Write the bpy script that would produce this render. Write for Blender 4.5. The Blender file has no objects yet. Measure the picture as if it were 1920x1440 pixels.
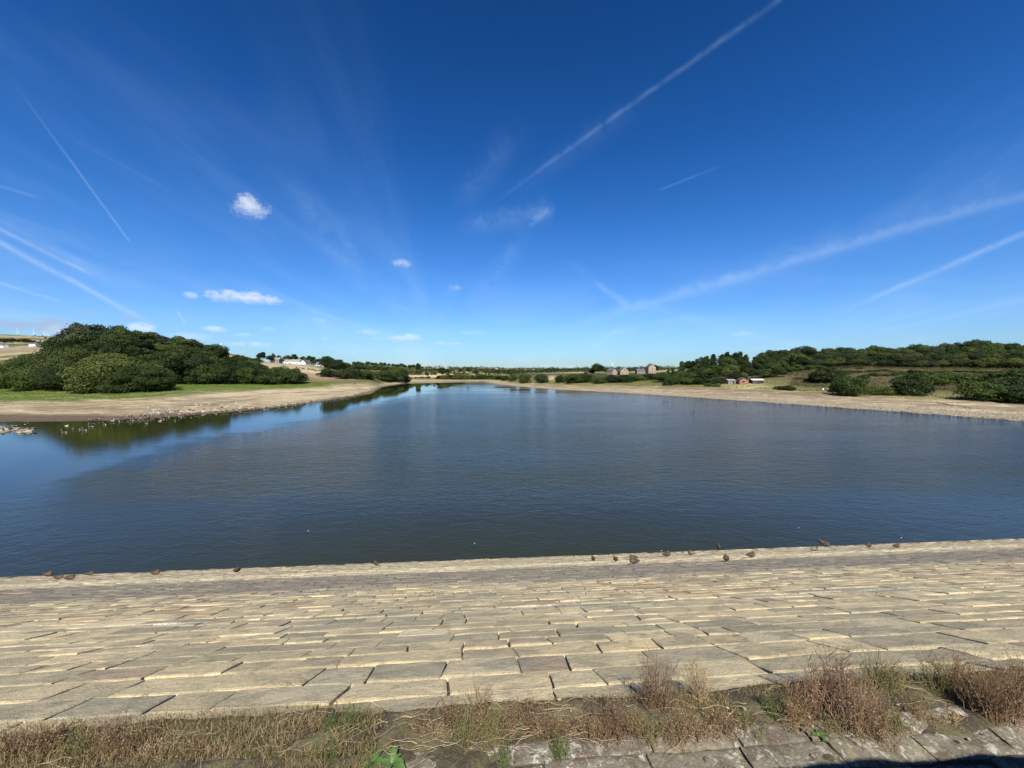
import bpy, math, random
import numpy as np
from mathutils import Vector, Matrix, noise as mnoise
R = math.radians
random.seed(7)
rng = np.random.default_rng(7)
scene = bpy.context.scene
col = scene.collection

# ------------------------------------------------------------------ camera
F = 723.0                      # focal length in photo pixels (1920 wide)
CAMZ = 11.5
PITCH = math.atan(24.0 / F)
cam_d = bpy.data.cameras.new('camera')
cam_d.sensor_width = 36.0
cam_d.lens = 36.0 * F / 1920.0
cam_d.clip_start = 0.05
cam_d.clip_end = 20000.0
cam = bpy.data.objects.new('camera', cam_d)
col.objects.link(cam)
cam.location = (0, 0, CAMZ)
cam.rotation_euler = (R(90) - PITCH, 0, 0)
scene.camera = cam

SUN_EL = 48.0                  # degrees above the horizon, behind the camera
SUN_AZ = 3.0                   # degrees the light leans to the left as it travels
# view
scene.view_settings.view_transform = 'Standard'
scene.view_settings.look = 'None'
scene.view_settings.exposure = 0.72
scene.view_settings.gamma = 1.0
scene.cycles.max_bounces = 4; scene.cycles.diffuse_bounces = 2; scene.cycles.glossy_bounces = 2
scene.view_settings.use_curve_mapping = False


def ray(px, py):
    """per metre of distance ahead: sideways and up"""
    v = (720.0 - py) / F
    k = math.cos(PITCH) + v * math.sin(PITCH)
    return ((px - 960.0) / F / k, (-math.sin(PITCH) + v * math.cos(PITCH)) / k)


def direction(px, py):
    a, b = ray(px, py)
    return Vector((a, 1.0, b)).normalized()


# ------------------------------------------------------------------ node helper
class NT:
    def __init__(self, tree):
        self.t = tree; self.n = tree.nodes; self.l = tree.links
    def add(self, kind, **kw):
        nd = self.n.new(kind)
        for k, v in kw.items(): setattr(nd, k, v)
        return nd
    def put(self, sock, v):
        if v is None: return
        if isinstance(v, bpy.types.NodeSocket): self.l.new(v, sock)
        else:
            try: sock.default_value = v
            except Exception: sock.default_value = tuple(v) + (1.0,)
    def m(self, op, a, b=None, c=None, clamp=False):
        nd = self.add('ShaderNodeMath', operation=op); nd.use_clamp = clamp
        self.put(nd.inputs[0], a); self.put(nd.inputs[1], b); self.put(nd.inputs[2], c)
        return nd.outputs[0]
    def vm(self, op, a, b=None, out=0):
        nd = self.add('ShaderNodeVectorMath', operation=op)
        self.put(nd.inputs[0], a); self.put(nd.inputs[1], b)
        return nd.outputs[out]
    def dot(self, a, b):
        return self.vm('DOT_PRODUCT', a, tuple(b), out='Value')
    def ss(self, v, lo, hi, a=0.0, b=1.0):
        nd = self.add('ShaderNodeMapRange', interpolation_type='SMOOTHSTEP')
        self.put(nd.inputs[0], v)
        for i, x in enumerate((lo, hi, a, b)): self.put(nd.inputs[i + 1], x)
        return nd.outputs[0]
    def lin(self, v, lo, hi, a=0.0, b=1.0):
        nd = self.add('ShaderNodeMapRange')
        self.put(nd.inputs[0], v)
        for i, x in enumerate((lo, hi, a, b)): self.put(nd.inputs[i + 1], x)
        return nd.outputs[0]
    def noise(self, vec, scale, detail=3.0, rough=0.55, dist=0.0, color=False):
        nd = self.add('ShaderNodeTexNoise')
        self.put(nd.inputs['Vector'], vec)
        nd.inputs['Scale'].default_value = scale; nd.inputs['Detail'].default_value = detail
        nd.inputs['Roughness'].default_value = rough; nd.inputs['Distortion'].default_value = dist
        return nd.outputs['Color' if color else 'Fac']
    def mix(self, f, a, b, mode='MIX'):
        nd = self.add('ShaderNodeMix', data_type='RGBA', blend_type=mode)
        self.put(nd.inputs[0], f)
        for i, x in ((6, a), (7, b)):
            if isinstance(x, bpy.types.NodeSocket): self.l.new(x, nd.inputs[i])
            else: nd.inputs[i].default_value = (x[0], x[1], x[2], 1.0)
        return nd.outputs[2]
    def mapping(self, vec, scale=(1, 1, 1), rot=(0, 0, 0), loc=(0, 0, 0)):
        nd = self.add('ShaderNodeMapping')
        self.put(nd.inputs['Vector'], vec)
        nd.inputs['Scale'].default_value = scale; nd.inputs['Rotation'].default_value = rot
        nd.inputs['Location'].default_value = loc
        return nd.outputs[0]


# ------------------------------------------------------------------ world (sky, cirrus, trails, small clouds)
world = bpy.data.worlds.new('World'); scene.world = world
world.use_nodes = True
world.cycles.sampling_method = 'MANUAL'; world.cycles.sample_map_resolution = 256
W = NT(world.node_tree)
W.n.clear()
sky = W.add('ShaderNodeTexSky', sky_type='NISHITA')
sky.sun_disc = False
sky.sun_elevation = R(SUN_EL)
sky.sun_rotation = R(180 - SUN_AZ)
sky.altitude = 200.0
sky.air_density = 1.0
sky.dust_density = 0.35
sky.ozone_density = 4.0
P = W.add('ShaderNodeTexCoord').outputs['Generated']
P = W.vm('NORMALIZE', P)
# deepen the blue a little (a phone picture of a very clear sky)
g = W.add('ShaderNodeGamma'); g.inputs[1].default_value = 1.0
W.l.new(sky.outputs[0], g.inputs[0])
hs = W.add('ShaderNodeHueSaturation'); hs.inputs['Saturation'].default_value = 1.30; hs.inputs['Value'].default_value = 1.0
W.l.new(g.outputs[0], hs.inputs['Color'])
skycol = W.mix(1.0, hs.outputs[0], (0.72, 0.98, 1.34), 'MULTIPLY')

wn1 = W.noise(P, 5.0, 5.0, 0.6, 0.6)
wn2 = W.noise(P, 26.0, 5.0, 0.65, 0.3)
wn3 = W.noise(W.mapping(P, (1.0, 1.0, 3.2)), 70.0, 4.0, 0.6)
warp = W.m('SUBTRACT', wn1, 0.5)
warp2 = W.m('SUBTRACT', wn2, 0.5)


def trail(p0, p1, width, amount, f0=0.1, f1=0.1, rag=0.5, wob=0.0, w1=None):
    """an aircraft trail: a band along the great circle between two directions"""
    d0, d1 = direction(*p0), direction(*p1)
    mx_, my_ = (p0[0] + p1[0]) / 2 - 960, (p0[1] + p1[1]) / 2 - 720
    width = width / (1 + (mx_ * mx_ + my_ * my_) / F ** 2) ** .75; amount = amount * .62
    if w1: w1 = w1 / (1 + ((p1[0] - 960) ** 2 + (p1[1] - 720) ** 2) / F ** 2) ** .8
    n = d0.cross(d1).normalized()
    mid = (d0 + d1).normalized()
    tan = n.cross(mid).normalized()
    half = math.asin(max(-1, min(1, abs(d1.dot(tan)))))
    a = W.dot(P, tan)
    dist = W.dot(P, n)
    if wob: dist = W.m('ADD', dist, W.m('MULTIPLY', warp, wob))
    wd = width / F * 0.75
    dist = W.m('ADD', dist, W.m('MULTIPLY', warp2, wd * 1.2))
    ww = wd if w1 is None else W.lin(a, -half, half, wd, w1 / F * 0.75)
    q = W.m('DIVIDE', dist, ww)
    band = W.m('POWER', 2.718, W.m('MULTIPLY', W.m('MULTIPLY', q, q), -1.0))
    r = W.m('MULTIPLY', W.ss(a, -half, -half + 2 * half * f0), W.ss(a, half, half - 2 * half * f1))
    r = W.m('MULTIPLY', r, W.ss(W.dot(P, mid), 0.1, 0.2))
    tex = W.lin(wn2, 0.3, 0.7, 1.0 - rag, 1.0)
    return W.m('MULTIPLY', W.m('MULTIPLY', band, r), W.m('MULTIPLY', tex, amount))


trails = [
    ((905, 396), (1470, -8), 6, 0.21, 0.30, 0.02, 0.9, 0.006, 9),
    ((950, 372), (1250, 160), 26, 0.07, 0.3, 0.4, 0.8),
    ((1000, 632), (1960, 352), 20, 0.27, 0.35, 0.02, 0.6, 0.010, 20),
    ((1180, 585), (1960, 335), 40, 0.10, 0.3, 0.05, 0.9, 0.02),
    ((1540, 600), (1960, 422), 8, 0.32, 0.45, 0.02, 0.5, 0.008, 11),
    ((1640, 560), (1860, 470), 16, 0.10, 0.4, 0.3, 0.9),
    ((1232, 358), (1385, 298), 3, 0.16, 0.1, 0.7, 0.5),
    ((1105, 522), (1183, 577), 6, 0.24, 0.3, 0.15, 0.6, 0.0, 10),
    ((1045, 475), (1120, 530), 10, 0.06, 0.4, 0.3, 0.9),
    ((0, 120), (245, 456), 3, 0.26, 0.6, 0.03, 0.3),
    ((-20, 420), (180, 520), 6, 0.34, 0.05, 0.2, 0.5, 0.006),
    ((-20, 445), (300, 615), 8, 0.42, 0.05, 0.3, 0.5, 0.008),
    ((-20, 400), (260, 560), 16, 0.16, 0.1, 0.4, 0.8, 0.02),
    ((-20, 525), (130, 570), 5, 0.26, 0.1, 0.3, 0.5),
    ((-20, 343), (95, 377), 5, 0.20, 0.05, 0.5, 0.6),
    ((100, 240), (360, 380), 7, 0.05, 0.3, 0.4, 0.7),
    ((480, 240), (720, 590), 30, 0.16, 0.5, 0.4, 0.9, 0.05),
    ((570, 330), (700, 520), 12, 0.09, 0.5, 0.4, 0.9, 0.03),
    ((840, 430), (1045, 395), 24, 0.22, 0.4, 0.1, 1.0, 0.03),
    ((985, 425), (1045, 385), 9, 0.26, 0.2, 0.3, 0.8, 0.0),
    ((850, 400), (1000, 215), 36, 0.11, 0.3, 0.4, 1.0, 0.05),
    ((870, 590), (1010, 410), 22, 0.14, 0.3, 0.4, 1.0, 0.03),
    ((1200, 610), (1340, 590), 8, 0.14, 0.4, 0.4, 0.8),
    ((330, 580), (350, 610), 4, 0.3, 0.3, 0.3, 0.5),
]
upm = W.ss(W.dot(P, (0, 0, 1)), 0.40, 0.76, 1.0, 0.70)
skycol = W.mix(1.0, skycol, upm, 'MULTIPLY')
midm = W.m('MULTIPLY', W.ss(W.dot(P, (0, 0, 1)), 0.50, 0.22), W.ss(W.dot(P, (0, 0, 1)), 0.02, 0.12))
skycol = W.mix(midm, skycol, W.mix(1.0, skycol, (1.50, 1.26, 1.18), 'MULTIPLY'))
cir = None
for t_ in trails:
    o_ = trail(*t_)
    cir = o_ if cir is None else W.m('ADD', cir, o_)
# broad thin veil towards the horizon
elev = W.dot(P, (0, 0, 1))
veil = W.m('MULTIPLY', W.ss(elev, 0.30, 0.01), W.m('MULTIPLY', W.ss(W.noise(W.mapping(P, (1, 1, 2.6)), 3.0, 5.0, 0.6, 1.0), 0.42, 0.75), 0.16))
sp_ = W.add('ShaderNodeSeparateXYZ'); W.l.new(P, sp_.inputs[0])
inv = W.m('DIVIDE', 1.0, W.m('MAXIMUM', W.m('ADD', sp_.outputs[2], 0.16), 0.05))
cb = W.add('ShaderNodeCombineXYZ')
W.put(cb.inputs[0], W.m('MULTIPLY', sp_.outputs[0], inv)); W.put(cb.inputs[1], W.m('MULTIPLY', W.m('MULTIPLY', sp_.outputs[1], inv), 0.22))
fib = W.noise(cb.outputs[0], 2.0, 5.0, 0.55, 1.2)
cover = W.noise(cb.outputs[0], 1.1, 2.0, 0.5)
streak = W.m('MULTIPLY', W.ss(fib, 0.45, 0.80), W.m('MULTIPLY', W.ss(cover, 0.40, 0.62), W.ss(elev, 0.80, 0.15, 0.02, 0.12)))
cir = W.m('ADD', cir, streak)
cir = W.m('ADD', cir, veil, clamp=True)
cloudcol = W.mix(W.ss(elev, 0.0, 0.5), (9.0, 10.4, 11.8), (5.6, 8.4, 12.0))
c1 = W.mix(cir, skycol, cloudcol)

clouds = [(463, 388, 36, 20, 0.75), (455, 558, 74, 13, 0.85), (357, 554, 19, 8, 0.45), (752, 494, 19, 8, 0.55), (853, 540, 14, 6, 0.25),
          (760, 634, 34, 9, 0.7), (600, 601, 15, 6, 0.4), (690, 624, 26, 6, 0.35), (715, 636, 16, 5, 0.4), (835, 644, 36, 5, 0.35),
          (404, 617, 22, 7, 0.7), (455, 628, 22, 4.5, 0.4), (465, 646, 40, 7, 0.4), (262, 616, 30, 12, 0.8), (165, 585, 20, 6, -0.7),
          (246, 594, 20, 7, -0.7), (90, 599, 20, 5, -0.5), (35, 610, 66, 12, -0.8), (110, 614, 50, 18, -0.7), (140, 630, 60, 20, 0.3),
          (1393, 627, 22, 5, 0.25), (1075, 688, 26, 4, 0.25), (1020, 687, 20, 3, 0.25), (885, 625, 26, 6, 0.2), (395, 593, 10, 4, -0.35),
          (612, 636, 10, 4, 0.3), (360, 633, 50, 10, 0.3), (500, 617, 14, 4, 0.3)]
cur = c1
for (cx, cy, rx, ry, am) in clouds:
    d = direction(cx, cy)
    rt = Vector((d.y, -d.x, 0)).normalized(); up = rt.cross(d).normalized()
    secx = 1.0 + ((cx - 960) / F) ** 2
    a = W.m('MULTIPLY', W.dot(P, rt), F * secx ** 1.0 / rx)
    b = W.m('MULTIPLY', W.dot(P, up), F * secx ** 0.5 / ry)
    r2 = W.m('ADD', W.m('MULTIPLY', a, a), W.m('MULTIPLY', b, b))
    r2 = W.m('ADD', r2, W.m('MULTIPLY', W.m('SUBTRACT', wn3, 0.5), 1.5))
    r2 = W.m('ADD', r2, W.m('MULTIPLY', warp2, 4.0))
    mk = W.m('MULTIPLY', W.ss(r2, 1.3, -0.6), W.ss(W.dot(P, d), 0.9, 0.95))
    mk = W.m('MULTIPLY', mk, abs(am) * (.75 if rx < 40 and cy > 580 else .9))
    if am > 0: cc = W.mix(W.ss(b, -0.8, 0.3), (6.4, 7.4, 9.2), (10.2, 10.6, 11.3))
    else: cc = (4.4, 5.4, 7.6)
    cur = W.mix(mk, cur, cc)
bg = W.add('ShaderNodeBackground'); bg.inputs['Strength'].default_value = 0.058
W.l.new(cur, bg.inputs['Color'])
wo = W.add('ShaderNodeOutputWorld'); W.l.new(bg.outputs[0], wo.inputs[0])

# ------------------------------------------------------------------ sun
sun_d = bpy.data.lights.new('sun', 'SUN'); sun_d.energy = 4.8; sun_d.angle = R(0.53); sun_d.color = (1.0, 0.945, 0.86)
sun = bpy.data.objects.new('sun', sun_d); col.objects.link(sun)
sun.location = (0, -20, 60)
sun.rotation_euler = (R(90 - SUN_EL), 0, R(SUN_AZ))      # travels towards +Y and down


# ------------------------------------------------------------------ object helpers
def tag(o, label=None, cat=None, group=None, kind=None):
    if label: o['label'] = label
    if cat: o['category'] = cat
    if group: o['group'] = group
    if kind: o['kind'] = kind
    return o


def empty(name, loc, rz=0.0, scale=(1, 1, 1)):
    o = bpy.data.objects.new(name, None); col.objects.link(o)
    o.location = loc; o.rotation_euler = (0, 0, rz); o.scale = scale
    o.empty_display_size = 0.2
    return o


def mesh_from(name, V, Fc, mats=(), mi=None, smooth=False, color=None, attrs=None):
    me = bpy.data.meshes.new(name)
    me.from_pydata([tuple(v) for v in V], [], [tuple(f) for f in Fc])
    for m in mats: me.materials.append(m)
    if mi is not None: me.polygons.foreach_set('material_index', np.asarray(mi, dtype=np.int32))
    if smooth: me.polygons.foreach_set('use_smooth', np.ones(len(me.polygons), dtype=bool))
    if color is not None:
        a = me.color_attributes.new('Tint', 'FLOAT_COLOR', 'POINT')
        c = np.ones((len(V), 4), dtype=np.float32); c[:, :3] = np.asarray(color)[:, :3]
        a.data.foreach_set('color', c.ravel())
    if attrs:
        for k, v in attrs.items():
            a = me.attributes.new(k, 'FLOAT', 'POINT'); a.data.foreach_set('value', np.asarray(v, dtype=np.float32))
    me.update()
    return me


def np_mesh(name, V, Q, mats=(), smooth=False, color=None, mi=None):
    """fast quad mesh from numpy arrays"""
    me = bpy.data.meshes.new(name)
    V = np.asarray(V, dtype=np.float32); Q = np.asarray(Q, dtype=np.int32)
    k = Q.shape[1]
    me.vertices.add(len(V)); me.vertices.foreach_set('co', V.ravel())
    me.loops.add(Q.size); me.loops.foreach_set('vertex_index', Q.ravel())
    me.polygons.add(len(Q)); me.polygons.foreach_set('loop_start', np.arange(0, Q.size, k, dtype=np.int32))
    try: me.polygons.foreach_set('loop_total', np.full(len(Q), k, dtype=np.int32))
    except Exception: pass
    for m in mats: me.materials.append(m)
    if mi is not None: me.polygons.foreach_set('material_index', np.asarray(mi, dtype=np.int32))
    me.polygons.foreach_set('use_smooth', np.full(len(Q), bool(smooth)))
    if color is not None:
        a = me.color_attributes.new('Tint', 'FLOAT_COLOR', 'POINT')
        c = np.ones((len(V), 4), dtype=np.float32); c[:, :3] = np.asarray(color)[:, :3]
        a.data.foreach_set('color', c.ravel())
    me.update(calc_edges=True); me.validate()
    return me


def link(name, me, parent=None, loc=None):
    o = bpy.data.objects.new(name, me); col.objects.link(o)
    if parent is not None: o.parent = parent
    if loc is not None: o.location = loc
    return o


def copy_tree(o, parent=None):
    c = o.copy(); col.objects.link(c)
    if parent is not None: c.parent = parent
    for ch in list(o.children): copy_tree(ch, c)
    return c


class MB:
    """collects boxes, tubes and lofts into one mesh"""
    def __init__(self): self.V = []; self.Fc = []
    def box(self, x0, x1, y0, y1, z0, z1, top=0.0):
        b = len(self.V); t = top
        self.V += [(x0, y0, z0), (x1, y0, z0), (x1, y1, z0), (x0, y1, z0), (x0 + t, y0 + t, z1), (x1 - t, y0 + t, z1), (x1 - t, y1 - t, z1), (x0 + t, y1 - t, z1)]
        self.Fc += [(b, b + 3, b + 2, b + 1), (b + 4, b + 5, b + 6, b + 7), (b, b + 1, b + 5, b + 4), (b + 1, b + 2, b + 6, b + 5), (b + 2, b + 3, b + 7, b + 6), (b + 3, b, b + 4, b + 7)]
    def tube(self, pts, rad, n=6, flat=None):
        """loft rings along a path; flat = per-ring (side, up) factors"""
        pts = [Vector(p) for p in pts]; b = len(self.V)
        for i, p in enumerate(pts):
            a = pts[min(i + 1, len(pts) - 1)] - pts[max(i - 1, 0)]
            a.normalize()
            ref = Vector((0, 0, 1)) if abs(a.z) < 0.93 else Vector((0, 1, 0)) if abs(a.y) < 0.9 else Vector((1, 0, 0))
            s = a.cross(ref).normalized(); u = s.cross(a).normalized()
            fs, fu = flat[i] if flat else (1, 1)
            for k in range(n):
                th = 2 * math.pi * k / n
                self.V.append(tuple(p + s * (math.cos(th) * rad[i] * fs) + u * (math.sin(th) * rad[i] * fu)))
        for i in range(len(pts) - 1):
            for k in range(n):
                k2 = (k + 1) % n
                self.Fc.append((b + i * n + k, b + i * n + k2, b + (i + 1) * n + k2, b + (i + 1) * n + k))
        self.Fc.append(tuple(b + k for k in range(n))[::-1])
        self.Fc.append(tuple(b + (len(pts) - 1) * n + k for k in range(n)))
    def poly(self, pts):
        b = len(self.V); self.V += [tuple(p) for p in pts]; self.Fc.append(tuple(range(b, b + len(pts))))
    def mesh(self, name, mat, smooth=False):
        return mesh_from(name, self.V, self.Fc, [mat] if mat else [], smooth=smooth)
    def build(self, name, mat, parent=None, smooth=False):
        return link(name, self.mesh(name, mat, smooth), parent)


# ------------------------------------------------------------------ materials
def material(name):
    m = bpy.data.materials.new(name); m.use_nodes = True
    t = NT(m.node_tree); t.n.clear()
    out = t.add('ShaderNodeOutputMaterial'); b = t.add('ShaderNodeBsdfPrincipled')
    t.l.new(b.outputs[0], out.inputs[0])
    return m, t, b


def simple(name, c, rough=0.8, var=0.25, scale=3.0, bump=0.0, spec=0.3):
    m, t, b = material(name)
    pos = t.add('ShaderNodeTexCoord').outputs['Object']
    n = t.noise(pos, scale, 4.0, 0.6)
    f = t.lin(n, 0.3, 0.7, 1 - var, 1 + var)
    t.l.new(t.mix(1.0, c, f, 'MULTIPLY'), b.inputs['Base Color'])
    b.inputs['Roughness'].default_value = rough
    b.inputs['Specular IOR Level'].default_value = spec
    if bump:
        bp = t.add('ShaderNodeBump'); bp.inputs['Strength'].default_value = bump; bp.inputs['Distance'].default_value = 0.02
        t.l.new(n, bp.inputs['Height']); t.l.new(bp.outputs[0], b.inputs['Normal'])
    return m


def foliage(name, ca, cb, cc=None, transl=0.12):
    """leaves: two greens blended by the leaf's own tint and the tree"""
    m, t, b = material(name)
    at = t.add('ShaderNodeAttribute'); at.attribute_name = 'Tint'
    oi = t.add('ShaderNodeObjectInfo')
    pos = t.add('ShaderNodeTexCoord').outputs['Object']
    n = t.noise(pos, 0.5, 3.0, 0.6)
    f = t.m('ADD', t.m('MULTIPLY', at.outputs['Fac'], 0.6), t.m('MULTIPLY', t.m('SUBTRACT', oi.outputs['Random'], 0.35), 0.75))
    f = t.m('ADD', f, t.m('MULTIPLY', t.m('SUBTRACT', n, 0.5), 0.6), clamp=True)
    c = t.mix(f, ca, cb)
    if cc:
        c = t.mix(t.ss(n, 0.55, 0.72), c, cc)
    t.l.new(c, b.inputs['Base Color'])
    b.inputs['Roughness'].default_value = 0.75
    b.inputs['Specular IOR Level'].default_value = 0.12
    return m


M = {}
M['leaf_dark'] = foliage('leaf_dark', (0.011, 0.022, 0.008), (0.037, 0.054, 0.015))
M['leaf_mid'] = foliage('leaf_mid', (0.024, 0.041, 0.010), (0.064, 0.090, 0.020))
M['leaf_olive'] = foliage('leaf_olive', (0.042, 0.058, 0.014), (0.095, 0.115, 0.028), (0.060, 0.056, 0.023))
M['leaf_light'] = foliage('leaf_light', (0.05, 0.075, 0.017), (0.08, 0.11, 0.028))
M['leaf_grey'] = foliage('leaf_grey', (0.032, 0.043, 0.020), (0.052, 0.066, 0.030), (0.058, 0.048, 0.032))
M['bark'] = simple('bark', (0.10, 0.075, 0.05), 0.9, 0.4, 2.0)
M['white_paint'] = simple('white_paint', (0.75, 0.75, 0.73), 0.6, 0.06, 0.8)
M['render_white'] = simple('render_white', (0.78, 0.76, 0.71), 0.8, 0.10, 0.6)
M['house_stone'] = simple('house_stone', (0.33, 0.265, 0.185), 0.9, 0.25, 1.2)
M['grey_stone'] = simple('grey_stone', (0.22, 0.20, 0.17), 0.9, 0.3, 1.2)
M['slate'] = simple('slate', (0.10, 0.095, 0.10), 0.7, 0.25, 1.0)
M['slate_light'] = simple('slate_light', (0.24, 0.215, 0.195), 0.75, 0.2, 1.0)
M['glass_dark'] = simple('glass_dark', (0.03, 0.035, 0.04), 0.15, 0.1, 1.0, 0, 0.5)
M['brick'] = simple('brick', (0.30, 0.12, 0.08), 0.9, 0.2, 2.5)
M['felt_green'] = simple('felt_green', (0.05, 0.075, 0.05), 0.9, 0.2, 1.5)
M['tin'] = simple('tin', (0.48, 0.47, 0.45), 0.5, 0.15, 1.5)
M['dark_wood'] = simple('dark_wood', (0.045, 0.035, 0.028), 0.9, 0.3, 2.0)
M['driftwood'] = simple('driftwood', (0.18, 0.14, 0.10), 0.9, 0.3, 3.0)
M['turbine_white'] = simple('turbine_white', (0.62, 0.64, 0.68), 0.4, 0.02, 0.1)

# ------------------------------------------------------------------ terrain
MUD = (.115, .082, .056); SAND = (.27, .22, .135); PALE = (.42, .345, .21); GREEN = (.068, .105, .013); OLIVE = (.115, .115, .036)
WOODF = (.04, .042, .016); HEATH = (.095, .083, .034); FIELD = (.44, .35, .19); GRAV = (.275, .225, .15); HILL = (.13, .125, .062)
BROWN = (.17, .125, .075); YGRASS = (.33, .30, .13)
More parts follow.
